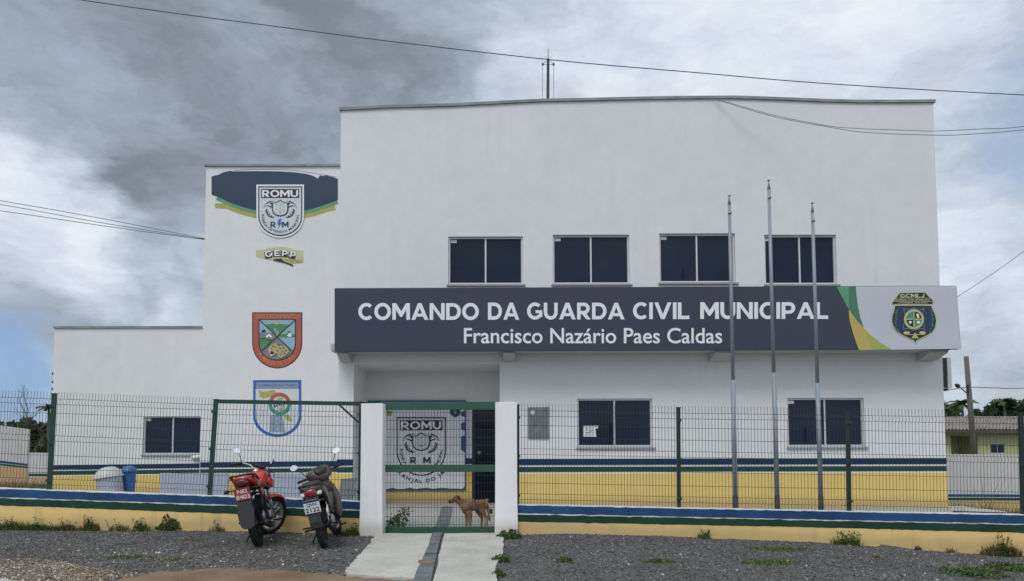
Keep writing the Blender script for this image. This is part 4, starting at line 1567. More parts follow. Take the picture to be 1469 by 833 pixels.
def low_wall(label, xs, f_top, f_bb, f_gb):
    th = 0.16
    mid = (xs[0] + xs[-1])/2
    root = wthing('low_wall', tuple(FW(mid, 760)), label, 'wall')
    rnd = random.Random(int(xs[0]) + 5)

    def strip(nm, fa, fb, m, off, jag, depth):
        mb = MB()
        A, B = [], []
        sd_ = xs[0]*.13 + len(nm)
        for k, x in enumerate(xs):
            j = jag*(1.6*mnoise.noise(Vector((x*.09, sd_, 0))) + 1.2*mnoise.noise(Vector((x*.5, sd_, 4)))) if 0 < k < len(xs) - 1 else 0
            j2 = jag*(1.6*mnoise.noise(Vector((x*.08, sd_, 8))) + 1.2*mnoise.noise(Vector((x*.45, sd_, 12)))) if 0 < k < len(xs) - 1 else 0
            p = FW(x, fa(x), -0.08)
            q = FW(x, fb(x), -0.08) if fb else Vector((p.x, p.y, -0.75))
            A.append(Vector((p.x, p.y, p.z + j)))
            B.append(Vector((p.x, p.y, q.z + j2)))
        n = len(A)
        vs = []
        for P_, dy in ((A, -off), (B, -off), (A, depth), (B, depth)):
            vs += [(p.x, p.y + dy, p.z) for p in P_]
        fs = []
        for i in range(n - 1):
            fs += [(i, i + 1, n + i + 1, n + i), (2*n + i + 1, 2*n + i, 3*n + i, 3*n + i + 1), (2*n + i, 2*n + i + 1, i + 1, i),
                   (n + i, n + i + 1, 3*n + i + 1, 3*n + i)]
        fs += [(0, n, 3*n, 2*n), (n - 1, 3*n - 1, 4*n - 1, 2*n - 1)]
        mb.add(vs, fs, m)
        return mb.build(nm, root)
    strip('wall_top', lambda x: f_top(x) - 0.9, lambda x: f_gb(x) - 1.0, 'paint_white', 0.0, 0.002, th)
    strip('wall_base', f_gb, None, 'plinth_yellow', 0.001, 0.0, th)
    strip('blue_stripe', lambda x: f_top(x) + 0.3, f_bb, 'plinth_blue', 0.006, 0.0045, -0.002)
    strip('green_stripe', lambda x: f_bb(x) + 1.7, f_gb, 'plinth_green', 0.006, 0.0055, -0.002)
    return root


def tab(*pts):
    return lambda x: lerp_table(list(pts), x) if pts[0][0] <= x <= pts[-1][0] else (
        pts[0][1] + (x - pts[0][0])*(pts[1][1] - pts[0][1])/(pts[1][0] - pts[0][0]) if x < pts[0][0] else
        pts[-1][1] + (x - pts[-1][0])*(pts[-1][1] - pts[-2][1])/(pts[-1][0] - pts[-2][0]))


low_wall('long striped low wall left of the gate, behind the motorcycles', frange(-190, 517, 5),
         tab((0, 700.8), (370, 714.0), (518, 719.6)), tab((0, 712.7), (370, 725.2), (518, 730.5)), tab((0, 724.5), (340, 736.8), (518, 743)))
low_wall('long striped low wall right of the gate', frange(743, 1690, 5),
         tab((742, 724.2), (800, 725.3), (1140, 732.4), (1469, 738.8)), tab((800, 737), (1140, 744), (1469, 751)),
         tab((742, 748), (800, 749), (1140, 755.4), (1469, 764)))


def wires(mb, bl, br, tl, tr, n, fold=True, m='wire_green', r=0.0031, full=False):
    """welded mesh between four corners: uprights with pressed V folds and cross wires"""
    bl, br, tl, tr = map(Vector, (bl, br, tl, tr))

    def pt(u, v, dy=0):
        a, b = bl.lerp(br, u), tl.lerp(tr, u)
        p = a.lerp(b, v)
        return Vector((p.x, p.y + dy, p.z))
    folds = [0.075, 0.52, 0.90] if fold else []
    fh = 0.028
    prof = [(0.0, 0)]
    for f in folds:
        prof += [(f - fh, 0), (f, -0.028), (f + fh, 0)]
    prof += [(1.0, 0)]
    hs = []
    for f in folds:
        hs += [(f - fh, 0), (f + fh, 0)]
    hs += [(0.21, 0), (0.345, 0), (0.66, 0), (0.78, 0)] if fold else [(0.06, 0), (0.2, 0), (0.36, 0), (0.50, 0), (0.64, 0), (0.80, 0), (0.94, 0)]
    for i in range(n):
        u = (i + 0.5)/n
        mb.tube([pt(u, v, dy) for v, dy in prof], r, m, 4, False, caps=False)
    for v, dy in hs:
        mb.tube([pt(0, v, dy + 0.006), pt(1, v, dy + 0.006)], r*0.95, m, 4, False, caps=False)


LP = [(-155, 557, -168, 694.5), (78, 565, 70.5, 703.5), (310, 573.5, 300.5, 711.5), (518, 577, 516.5, 719.5)]
RP = [(742.5, 581, 742.5, 725), (973, 585, 974, 729.5), (1216, 588, 1218, 734), (1464, 592, 1468, 739), (1714, 596, 1722, 744)]
fenceL = wthing('mesh_fence', tuple(FW(200, 708)), 'green wire mesh fence left of the gate, with a framed bay', 'fence')
fenceR = wthing('mesh_fence', tuple(FW(1100, 731)), 'green welded mesh fence on the low wall, right of the gate', 'fence')
for root, PS in ((fenceL, LP), (fenceR, RP)):
    for (a, b, c, d) in PS:
        mb = MB()
        top, bot = FW(a, b), FW(c, d + 3)
        wd = 0.062 if root is fenceL else 0.055
        mb.bar(bot, top, wd, 0.05, 'metal_green' if root is fenceL else 'wire_green')
        mb.bar(top, top + Vector((0, 0, 0.012)), wd + 0.012, 0.062, 'black_plastic')
        for k in (0.12, 0.5, 0.88):
            q = bot.lerp(top, k)
            mb.box((q.x - wd/2 - 0.012, q.y - 0.045, q.z - 0.02), (q.x + wd/2 + 0.012, q.y - 0.026, q.z + 0.02), 'metal_green')
        mb.build('fence_post', root)
    for k, (A, B) in enumerate(zip(PS, PS[1:])):
        framed = root is fenceL and k == 2
        mb = MB()
        dt = -3 if not framed else 4
        e = 3.5
        n = 50 if not framed else 41
        wires(mb, FW(A[2] + e, A[3] - 2, -0.03), FW(B[2] - e, B[3] - 2, -0.03), FW(A[0] + e, A[1] + dt, -0.03), FW(B[0] - e, B[1] + dt, -0.03), n)
        tag(mb.build('wire_mesh', root, fix=False), kind='stuff')
mb = MB()
mb.bar(FW(307, 575.5), FW(549, 579.5, 0.12), 0.06, 0.05, 'metal_green')
mb.build('top_rail', fenceL)
mb = MB()
mb.bar(FW(486, 580), FW(516, 607), 0.028, 0.028, 'metal_green')
mb.build('brace', fenceL)

# gate
GY = 11.46
gate = wthing('sliding_gate', tuple(W(630, 764, GY)), 'green mesh gate hung between the two white pillars', 'gate')
for (ya, yb, nm) in ((576.6, 588, 'top_rail'), (666.8, 677.2, 'middle_rail'), (756, 765.3, 'bottom_rail')):
    mb = MB()
    a, b = W(544, (ya + yb)/2 - .2, GY), W(714, (ya + yb)/2 + .2, GY)
    h = (yb - ya)/FPX*GY
    mb.box((a.x, GY - 0.025, a.z - h/2), (b.x, GY + 0.025, a.z + h/2), 'gate_green')
    mb.build(nm, gate, bevel=0.004)
for px in (546, 712.5):
    mb = MB()
    a, b = W(px, 586, GY), W(px, 757, GY)
    mb.box((a.x - .02, GY - .02, b.z), (a.x + .02, GY + .02, a.z), 'gate_green')
    mb.build('gate_stile', gate)
for (yt, yb, nn) in ((587, 667.5, 36), (676.5, 757, 36)):
    mb = MB()
    wires(mb, W(549, yb, GY - .028), W(711, yb, GY - .028), W(549, yt, GY - .028), W(711, yt, GY - .028), nn, fold=False, r=0.0027)
    tag(mb.build('wire_mesh', gate, fix=False), kind='stuff')
for px in (562, 693):
    mb = MB()
    p = W(px, 766, GY)
    mb.lathe([(0.0, -0.012), (0.028, -0.012), (0.03, 0), (0.028, 0.012), (0, 0.012)], 'black_plastic', 14, 'Y', Matrix.Translation((p.x, GY, p.z - 0.005)))
    mb.build('roller', gate)
mb = MB()
p = W(705, 733, GY)
mb.box((p.x - .03, GY - .05, p.z - .035), (p.x + .02, GY - .026, p.z + .035), 'black_plastic')
mb.build('latch', gate)

# pillars
for (a, b, top, bot, lab) in ((517, 548.5, 578, 772, 'white square gate pillar on the left of the gate, beside the scooter'),
                              (710.5, 742, 576, 770, 'white square gate pillar on the right of the gate, beside the dog')):
    Yp = 11.18
    p0, p1 = W(a, 680, Yp), W(b, 680, Yp)
    zt_, zb_ = W(a, top, Yp).z, W(a, bot, Yp).z
    root = wthing('gate_pillar', ((p0.x + p1.x)/2, Yp, zb_), lab, 'pillar')
    mb = MB()
    zs = [zb_ - 0.2, zb_ + 0.06, zb_ + 0.5, (zb_ + zt_)/2, zt_ - 0.006]
    wv = [0.014, 0.010, 0.003, 0.0, 0.0]
    vs = []
    for z, e in zip(zs, wv):
        vs += [(p0.x - e, Yp - e, z), (p1.x + e, Yp - e, z), (p1.x + e, Yp + .32, z), (p0.x - e, Yp + .32, z)]
    fs = [(16, 17, 18, 19)]
    for i in range(4):
        for j in range(4):
            fs.append((i*4 + j, i*4 + (j + 1) % 4, i*4 + 4 + (j + 1) % 4, i*4 + 4 + j))
    mb.add(vs, fs, 'pillar_white')
    mb.build('pillar_shaft', root, bevel=0.012)

# ================================================================== SIDE AND BACK YARD WALLS
def yard_wall(label, pa, pb, ya, yb, stripe, pts_white='wall_far_white', lower='wall_yellow', zlow=-0.9):
    """(px, py_top) at both ends with depths ya, yb; stripe = (blue top, blue bottom, green bottom) pixel offsets at the first end"""
    A, B = W(pa[0], pa[1], ya), W(pb[0], pb[1], yb)
    root = wthing('yard_wall', ((A.x + B.x)/2, (A.y + B.y)/2, zlow + 0.4), label, 'wall')
    d = Vector((B.x - A.x, B.y - A.y, 0)).normalized()
    nrm = Vector((d.y, -d.x, 0))
    if nrm.y > 0:
        nrm = -nrm

    def slab(nm, ta, tb, ba, bb, m, off, depth):
        vs = []
        for o in (off, -depth):
            vs += [(A.x + nrm.x*o, A.y + nrm.y*o, ba), (B.x + nrm.x*o, B.y + nrm.y*o, bb), (B.x + nrm.x*o, B.y + nrm.y*o, tb), (A.x + nrm.x*o, A.y + nrm.y*o, ta)]
        mb = MB()
        mb.add(vs, [(0, 1, 2, 3), (7, 6, 5, 4), (0, 4, 5, 1), (1, 5, 6, 2), (2, 6, 7, 3), (3, 7, 4, 0)], m)
        mb.build(nm, root)
    s = FPX/ya
    z = [A.z - (q - pa[1])/s for q in stripe]
    sb = B.z - A.z
    slab('wall', A.z, B.z, zlow, zlow, pts_white, 0, 0.15)
    slab('blue_stripe', z[0], z[0] + sb, z[1], z[1] + sb, 'plinth_blue', 0.008, -0.001)
    slab('green_stripe', z[2], z[2] + sb, z[3], z[3] + sb, 'stripe_green', 0.008, -0.001)
    slab('lower_band', z[4], z[4] + sb, zlow, zlow, lower, 0.012, -0.001)
    return root


yard_wall('white yard wall with a blue stripe and peach base at the far left edge', (-60, 602), (41.5, 615.5), 20.0, 20.6, (653, 656, 657.2, 659.6, 661), lower='wall_peach')
yard_wall('short lower yard wall between the far left wall and the wing', (36, 649), (82, 649.5), 30, 30, (677, 677.6, 679, 682.5, 684), lower='wall_peach')
yard_wall('white yard wall with stripes behind the fence, in front of the yellow house', (1290, 651), (1560, 652), 20, 20, (708, 711.5, 713, 716.5, 718))

# ================================================================== YELLOW HOUSE BEYOND
YH = 40.0
hx0, hx1 = W(1325, 630, YH).x, W(1600, 630, YH).x
hz1 = W(1420, 612, YH).z
house = wthing('yellow_house', ((hx0 + hx1)/2, YH, -0.45), 'small yellow-green house with a worn tile roof behind the right yard wall', 'house')
op = px_rect(1365, 1404, 625, 700, YH)
op = (op[0], op[1], -0.5, op[3])
wd_ = px_rect(1421, 1442, 635.5, 650.5, YH)
mb = MB()
wall_holes(mb, hx0, hx1, -0.6, [(hx0, hz1), (hx1, hz1)], [op, wd_], YH, 'house_yellow', 0.12)
mb.add([(hx0, YH, -.6), (hx0, YH, hz1), (hx0, YH + 9, hz1), (hx0, YH + 9, -.6)], [(0, 1, 2, 3)], 'house_yellow')
mb.add([(hx1, YH, -.6), (hx1, YH, hz1), (hx1, YH + 9, hz1), (hx1, YH + 9, -.6)], [(0, 1, 2, 3)], 'house_yellow')
mb.add([(hx0, YH + 9, -.6), (hx0, YH + 9, hz1), (hx1, YH + 9, hz1), (hx1, YH + 9, -.6)], [(0, 1, 2, 3)], 'house_yellow')
mb.build('wall', house)
mb = MB()
a, b, c, d = op
mb.add([(a, YH + .12, c), (a, YH + 1.8, c), (a, YH + 1.8, d), (a, YH + .12, d)], [(0, 1, 2, 3)], 'house_yellow')
mb.add([(b, YH + .12, c), (b, YH + 1.8, c), (b, YH + 1.8, d), (b, YH + .12, d)], [(0, 1, 2, 3)], 'house_yellow')
mb.add([(a, YH + 1.8, c), (b, YH + 1.8, c), (b, YH + 1.8, d), (a, YH + 1.8, d)], [(0, 1, 2, 3)], 'house_yellow')
mb.add([(a, YH + .12, d), (b, YH + .12, d), (b, YH + 1.8, d), (a, YH + 1.8, d)], [(0, 1, 2, 3)], 'house_yellow')
mb.build('porch_recess', house)
mb = MB()
mb.box((a + .2, YH + 1.72, -.45), (a + .75, YH + 1.79, 1.65), 'window_blue')
mb.build('door', house)
mb = MB()
a, b, c, d = wd_
mb.box((a + .002, YH + .05, c + .002), (b - .002, YH + .09, d - .002), 'aluminium')
wo = mb.build('window', house)
for k in range(2):
    mb = MB()
    m_ = (a + b)/2
    mb.box((a + .05 if k == 0 else m_ + .02, YH + .035, c + .05), (m_ - .02 if k == 0 else b - .05, YH + .049, d - .05), 'glass_navy')
    mb.build('pane', wo)
# tiled roof: ribbed, two slopes
e0 = W(1420, 615.5, YH - .6)
r0 = W(1420, 597.5, YH + 4.5)


def roof_slope(ya, za, yb, zb_, seed):
    mb = MB()
    rnd = random.Random(seed)
    nx, ny = int((hx1 - hx0 + .8)/0.095), 12
    vs = []
    for j in range(ny + 1):
        t = j/ny
        for i in range(nx + 1):
            x = hx0 - .4 + (hx1 - hx0 + .8)*i/nx
            z = za + (zb_ - za)*t + 0.035*(1 if i % 2 else -1) + 0.02*mnoise.noise(Vector((x*.6, t*3, seed))) + (0.02 if j % 2 else 0)
            vs.append((x, ya + (yb - ya)*t, z))
    fs = [(j*(nx+1) + i, j*(nx+1) + i + 1, (j+1)*(nx+1) + i + 1, (j+1)*(nx+1) + i) for j in range(ny) for i in range(nx)]
    mb.add(vs, fs, 'roof_tile')
    return mb


ro = roof_slope(YH - .6, e0.z, YH + 4.5, r0.z, 1).build('roof', house, fix=False)
roof_slope(YH + 4.5, r0.z, YH + 9.6, e0.z, 2).build('roof', house, fix=False)
mb = MB()
mb.box((hx0 - .4, YH - .58, e0.z - .22), (hx1 + .4, YH - .52, e0.z - .05), 'bark')
mb.build('eaves_board', house)

# ================================================================== POLES, CABLES, ROOF MAST, AIR CONDITIONER
FP = [((1046.3, 292), (1055.5, 735), 280.5, 'left and mid-height of the three steel flagpoles, bare, with a spear tip'),
      ((1103, 270), (1115.5, 737), 257.5, 'tallest, middle one of the three bare steel flagpoles'),
      ((1165.5, 303), (1178.3, 739), 290, 'right-hand and shortest of the three bare steel flagpoles')]
for (t, b, tip, lab) in FP:
    Yp = 12.0
    T, Bt = W(t[0], t[1], Yp), W(b[0], b[1], Yp)
    T.y = Bt.y = Yp
    Bt.z = G(Bt.x, Yp)
    root = wthing('flagpole', tuple(Bt), lab, 'flagpole', 'steel flagpoles behind the fence')
    Zk = W(b[0], 711, Yp).z
    k = (Zk - Bt.z)/(T.z - Bt.z)
    K = Bt.lerp(T, k)
    mb = MB()
    mb.tube([Bt, K], [0.043, 0.042], 'pole_dark', 14)
    mb.build('base_sleeve', root)
    mb = MB()
    J = Bt.lerp(T, 0.45)
    mb.tube([K, J], [0.0385, 0.036], 'galvanised', 14)
    mb.tube([J, T - Vector((0, 0, .02))], [0.031, 0.026], 'galvanised', 14)
    mb.tube([T - Vector((0, 0, .02)), T + Vector((0, 0, .10)), T + Vector((0, 0, .14))], [0.028, 0.010, 0.008], 'galvanised', 14)
    mb.lathe([(0.0, .0), (0.02, .0), (0.02, .05), (0.0, .05)], 'steel_dull', 8, 'X', Matrix.Translation(T + Vector((-0.025, -0.02, -0.16))))
    mb.build('pole_shaft', root)
    zt0 = T.z + .13
    zt1 = W(t[0], tip, Yp).z
    mb = MB()
    h = zt1 - zt0
    prof = [(0.006, 0), (0.008, .3*h), (0.030, .36*h), (0.026, .42*h), (0.014, .52*h), (0.016, .62*h), (0.009, .8*h), (0.0, h)]
    mb.lathe(prof, 'brass_dark', 8, 'Z', Matrix.Translation((T.x, T.y, zt0)))
    mb.build('spear_tip', root)


def cable(name, pts, r, label, m='black_cable', group=None):
    """pts: (px, py, depth)"""
    P_ = [W(*p) for p in pts]
    # a smooth curve through the points
    out = []
    for i in range(len(P_) - 1):
        p0, p1, p2, p3 = P_[max(i-1, 0)], P_[i], P_[i+1], P_[min(i+2, len(P_)-1)]
        for k in range(6):
            t = k/6
            out.append(0.5*((2*p1) + (p2 - p0)*t + (2*p0 - 5*p1 + 4*p2 - p3)*t*t + (3*p1 - p0 - 3*p2 + p3)*t**3))
    out.append(P_[-1])
    mb = MB()
    mb.tube(out, r, m, 6)
    o = mb.build(name, fix=False)
    tag(o, label, 'cable', group)
    return o


cable('power_cable', [(-450, -88, 9.2), (115, -0.5, 9.2), (403, 38.6, 9.2), (576, 61, 9.2), (800, 86.5, 9.2), (1000, 104, 9.2), (1184, 119.5, 9.2), (1469, 136, 9.2), (2000, 160, 9.2)], 0.0055,
      'long black cable sloping across the sky above the roof of the main building')
cable('service_cable', [(-160, 262, 17), (0, 287.5, 17.7), (150, 314, 18.4), (294, 342, 19.02)], 0.0085, 'uppermost of three grey cables reaching the left side of the tower', 'grey_cable', 'cables from the left to the tower')
cable('service_cable', [(-160, 269, 17), (0, 293, 17.7), (150, 320, 18.4), (294, 342.8, 19.06)], 0.0085, 'middle one of three grey cables reaching the left side of the tower', 'grey_cable', 'cables from the left to the tower')
cable('service_cable', [(-160, 282, 17), (0, 302, 17.7), (150, 324, 18.4), (294, 343.6, 19.1)], 0.0085, 'lowest of three grey cables reaching the left side of the tower', 'grey_cable', 'cables from the left to the tower')
cable('roof_cable', [(1024, 141.5, 14.94), (1106, 166, 14.5), (1180.6, 180.5, 14.1), (1242, 189.6, 13.8), (1343.6, 193.7, 13.3), (1394.6, 192, 13.0), (1469, 186, 12.6), (1700, 160, 11.5)], 0.006,
      'lower of two thin cables sagging across the upper right of the facade', 'grey_cable', 'cables from the roof edge')
cable('roof_cable', [(1029, 142, 14.94), (1106, 164, 14.5), (1180.6, 179, 14.1), (1221, 183.5, 13.9), (1309.7, 187, 13.45), (1343.6, 187.6, 13.3), (1411.6, 184.5, 12.9), (1469, 181, 12.6), (1700, 150, 11.5)], 0.006,
      'upper of two thin cables sagging across the upper right of the facade', 'grey_cable', 'cables from the roof edge')
cable('side_cable', [(1352, 438, 20), (1375, 424.5, 19.5), (1420, 395, 18.5), (1469, 360, 17.5), (1600, 262, 15)], 0.006, 'thin cable rising to the right from behind the end of the sign', 'grey_cable')
cable('street_cable', [(1330, 566, 34), (1352, 561, 34), (1376, 556.8, 34), (1391, 555.2, 34), (1430, 556.2, 34), (1469, 556.4, 34), (1700, 548, 34)], 0.022, 'cable running level past the wooden pole above the yellow house', 'grey_cable')

# mast on the roof
YR = 17.0
pb = W(784.8, 133, YR)
ptp = W(786.5, 69, YR)
mast = wthing('lightning_mast', (pb.x, YR, ZR), 'thin lightning mast with side stays standing on the roof', 'mast')
mb = MB()
mt_ = W(786.3, 85, YR)
mb.tube([(pb.x, YR, ZR), (mt_.x, YR, mt_.z)], [0.045, 0.034], 'pole_dark', 10)
mb.tube([(mt_.x, YR, mt_.z), (ptp.x, YR, mt_.z - (mt_.z - ptp.z)*0.95)], [0.012, 0.006], 'pole_dark', 6)
mb.build('mast_pole', mast)
mb = MB()
for s in (-1, 1):
    e = Vector((mt_.x + s*0.13, YR, mt_.z - 0.12))
    mb.tube([(mt_.x, YR, mt_.z - .02), (mt_.x + s*.06, YR, mt_.z - .04), e], 0.006, 'pole_dark', 5)
    mb.tube([(mt_.x, YR, mt_.z - .13), e], 0.006, 'pole_dark', 5)
    mb.box((e.x - .022, YR - .022, e.z - .02), (e.x + .022, YR + .022, e.z + .02), 'black_plastic')
    mb.tube([e, (e.x + (-.03 if s < 0 else -.01), YR, ZR)], 0.006, 'grey_cable', 5)
    mb.tube([(mt_.x, YR, mt_.z + .0), (mt_.x + s*.09, YR - .05, mt_.z + .06)], 0.004, 'pole_dark', 5)
mb.build('stay', mast)

# air conditioner on the right side wall
ya_ = 15.25
za0, za1 = W(1350, 556, ya_).z, W(1350, 513, ya_).z
ac = wthing('air_conditioner', (XR + .2, ya_ + .35, za0), 'white wall-mounted air conditioner unit under the right end of the sign', 'air conditioner')
xa = XR + .085
mb = MB()
mb.box((xa, ya_, za0), (xa + .15, ya_ + .75, za1), 'ac_dark')
mb.build('coil', ac, bevel=.006)
mb = MB()
mb.box((xa + .152, ya_ - .005, za0 - .01), (xa + .235, ya_ + .755, za1 + .01), 'ac_white')
mb.box((xa + .01, ya_ - .004, za0 - .012), (xa + .15, ya_ + .75, za0 - .001), 'ac_white')
mb.build('casing', ac, bevel=.008)
for y in (ya_ + .1, ya_ + .6):
    mb = MB()
    mb.box((XR + .001, y, za0 - .05), (xa + .22, y + .03, za0 - .014), 'ac_dark')
    mb.box((XR + .011, y, za0 - .22), (XR + .035, y + .03, za0 - .05), 'ac_dark')
    mb.build('bracket', ac)
mb = MB()
mb.tube([(xa + .03, ya_ + .05, za0 + .25), (XR + .03, ya_ + .02, za0 + .20), (XR + .035, ya_ + .03, za0 - .1), (XR + .03, ya_ + .05, za0 - .3)], 0.022, 'ac_white', 8)
mb.build('pipe', ac)

# leaning wooden pole with a street lamp
YU = 34.0
t_, b_ = W(1386, 511, YU), W(1397.5, 652, YU)
g_ = b_ + (b_ - t_)*((-.5 - b_.z)/(b_.z - t_.z))
up = wthing('utility_pole', tuple(g_), 'leaning weathered pole with a lamp arm in front of the yellow house', 'utility pole')
mb = MB()
mb.tube([g_, t_], [0.14, 0.10], 'wood_pole', 12)
mb.build('pole_shaft', up)
mb = MB()
mb.tube([W(1389.5, 566, YU - .1), W(1380, 557.5, YU - .4), W(1374, 553, YU - .6)], 0.03, 'galvanised', 8)
arm = mb.build('lamp_arm', up)
mb = MB()
l0, l1 = W(1376, 554.5, YU - .55), W(1371, 551.5, YU - .8)
mb.tube([l0, l0.lerp(l1, .4), l1], [0.05, 0.10, 0.05], 'pole_dark', 8)
mb.build('lamp_head', arm)
mb = MB()
for py in (553, 557.5, 561):
    p = W(1388.6, py, YU - .12)
    mb.lathe([(0, -.06), (.05, -.05), (.05, .05), (0, .06)], 'pole_dark', 8, 'Z', Matrix.Translation(p))
mb.build('insulator', up)

# plaque and paper notice
r = px_rect(757.5, 787.5, 584, 629, YM)
pl = wthing('plaque', ((r[0] + r[1])/2, YM, r[2]), 'grey metal plaque on the ground-floor wall, right of the gate pillar', 'plaque')
mb = MB()
mb.box((r[0], YM - .028, r[2]), (r[1], YM - .001, r[3]), 'bench_grey')
mb.build('plaque_frame', pl, bevel=.004)
mb = MB()
mb.box((r[0] + .02, YM - .032, r[2] + .02), (r[1] - .02, YM - .0285, r[3] - .02), 'plaque_metal')
mb.build('plaque_plate', pl)
Pp = Print(YM - .0325, None, 0.001)
Pp.poly([(761, 588), (767, 588), (767, 594), (761, 594)], 'print_white', 1)
for k in range(9):
    Pp.line([(763 + (k % 3), 598 + 3*k), (782 - (k*5) % 4, 598 + 3*k)], 0.7, 'print_grey', 1)
Pp.build('plaque_text', pl)
Pp = Print(YM + 0.05 + 0.029, None, 0.001)
Pp.poly([(836.5, 610.5), (858.5, 610.5), (857.5, 614.5), (854, 615), (856, 626.5), (836.5, 626)], 'paper', 1)
for k in range(4):
    Pp.line([(839, 614 + 3.2*k), (852, 614 + 3.2*k)], 0.6, 'print_grey', 2)
Pp.line([(841, 622), (850, 617)], 0.7, 'print_black', 2)
tag(Pp.build('paper_notice', None), 'torn white paper notice taped inside the left ground-floor window', 'notice')

# banner in the porch
YBn = YP - 0.05
ban = wthing('porch_banner', tuple(W(607, 702, YBn)), 'white banner with a black guard crest lettered ROMU, hung in the porch', 'banner')
mb = MB()
bx0, bx1 = W(527, 640, YBn).x, W(668, 640, YBn).x
bz0, bz1 = W(600, 703.5, YBn).z, W(600, 574, YBn).z
nx, nz = 34, 20
vs = []
for j in range(nz + 1):
    for i in range(nx + 1):
        u, vv = i/nx, j/nz
        x = bx0 + (bx1 - bx0)*u
        z = bz0 + (bz1 - bz0)*vv
        edge = 0.018*mnoise.noise(Vector((u*9, vv*9, 2)))
        if i in (0, nx):
            x += edge*.35
        if j in (0, nz):
            z += edge*.35
        vs.append((x, YBn + 0.006*mnoise.noise(Vector((u*4, vv*3, 7))), z))
mb.add(vs, [(j*(nx+1) + i, j*(nx+1) + i + 1, (j+1)*(nx+1) + i + 1, (j+1)*(nx+1) + i) for j in range(nz) for i in range(nx)], 'banner_blue', True)
mb.build('backing', ban, fix=False)
Pb = Print(YBn - .012)
rnd = random.Random(4)
edge = [(527, 577)] + [(527 + 135*k/12, 576.5 + rnd.uniform(0, 2.2)) for k in range(1, 12)] + [(664, 577)]
rt = [(664.5 + (-3.2 if (590 < y < 597 or 606 < y < 616 or 625 < y < 646) else 2.0)*1.0, y) for y in (582, 589, 591, 596, 598, 605, 607, 615, 618, 624, 626, 645, 649, 656, 665, 680, 690, 697)]
bt = [(664, 701)] + [(664 - 135*k/16, 700.3 + (rnd.uniform(0.2, 1.4) if rnd.random() < .5 else rnd.uniform(-1.5, -.2))) for k in range(1, 16)] + [(527, 700)]
Pb.poly(edge + rt + bt, 'banner_white', 1)
Pb.build('banner_sheet', ban)


def zb8(x, y):          # crest drawing units -> photo, for the banner
    bx, by = 597.5 + (x - 597.5), y
    X8 = 412 + (x - 598)*1.465
    Y8 = 180 + (y - 230)*1.475
    return 540 + X8/6.405, 570 + Y8/6.405


Pb = Print(YBn - .018, zb8, 0.003)
crest(Pb, True, 1)
Pb.along('RANJAL DO JA', [(446, 571), (470, 597), (500, 617), (540, 632), (597, 640), (655, 632), (695, 617), (725, 597), (749, 571)][0:9], 31, 'print_black', 3, 0.02, 1.0)
Pb.build('crest', ban)
Pb = Print(YBn - .018, lambda x, y: (540 + x/6.405, 570 + y/6.405), 0.003)
Pb.poly([(672, 95), (775, 95), (778, 140), (765, 165), (725, 187), (685, 165), (672, 140)], 'print_teal', 1)
Pb.poly([(682, 104), (766, 104), (766, 140), (755, 160), (725, 176), (694, 160), (682, 140)], 'print_black', 2)
Pb.disc(724, 135, 17, 'print_grey', 3, 14)
Pb.build('small_badge', ban)
Pb = Print(YBn - .018, lambda x, y: (540 + x/6.405, 570 + y/6.405), 0.003)
Pb.poly([(70, 100), (95, 120), (150, 125), (140, 165), (105, 172), (80, 150)], 'print_olive', 1)
Pb.disc(110, 135, 12, 'print_green', 2, 10)
Pb.build('small_badge', ban)

# ================================================================== YARD FURNITURE BEHIND THE LEFT FENCE
def bench(px0, px1, ytop, Y, lab):
    a, b = W(px0, ytop, Y), W(px1, ytop, Y)
    g = G((a.x + b.x)/2, Y)
    zt_ = a.z
    root = wthing('stone_bench', ((a.x + b.x)/2, Y, g), lab, 'bench', 'pale stone benches against the building')
    mb = MB()
    n = 14
    prof = [(Y + .06, g - .02), (Y + .13, g - .02), (Y + .07, zt_), (Y, zt_ + .002)]
    mb.add([(a.x, y, z) for y, z in prof] + [(b.x, y, z) for y, z in prof],
           [(0, 1, 2, 3), (7, 6, 5, 4)] + [(i, i + 4, (i + 1) % 4 + 4, (i + 1) % 4) for i in range(4)], 'bench_stone')
    mb.build('backrest', root, bevel=.012)
    mb = MB()
    mb.box((a.x + .02, Y + .125, g + .40), (b.x - .02, Y + .52, g + .45), 'bench_stone')
    mb.build('seat', root, bevel=.01)
    for x in (a.x + .2, b.x - .28):
        mb = MB()
        mb.box((x, Y + .14, g - .02), (x + .08, Y + .46, g + .398), 'bench_stone')
        mb.build('leg', root)


bench(229, 326, 678.5, 17.9, 'pale bluish stone bench seen just right of the blue bin')
bench(341, 439, 679, 17.9, 'pale bluish stone bench seen between the two motorcycles')


def dome_bin(name, px, Y, wd, ytop, mats, lab, tilt=0.0, rim=None, taper=.78):
    t = W(px, ytop, Y)
    g = G(t.x, Y)
    H = t.z - g
    root = empty(name, (t.x, Y, g), lab, 'bin')
    root.rotation_euler = (0, tilt, 0)
    r = wd/2
    mb = MB()
    mb.lathe([(0, .02), (r*taper, .02), (r*(taper + .02), .06), (r*.97, H - r*.85), (r*.97, H - r*.8)], mats[0], 24)
    mb.build('body', root)
    mb = MB()
    k = r*1.0
    mb.lathe([(r*1.08, H - r*.86), (r*1.08, H - r*.74), (r*1.0, H - r*.6), (r*.85, H - r*.32), (r*.55, H - r*.1), (r*.25, H - .005), (0, H)], mats[1], 24)
    lid = mb.build('lid', root)
    mb = MB()
    mb.tube([(r*1.08*cos(a), r*1.08*sin(a), H - r*.86) for a in [2*pi*i/24 for i in range(24)]], .012, rim or mats[1], 6, closed=True)
    mb.build('rim', lid)
    return root


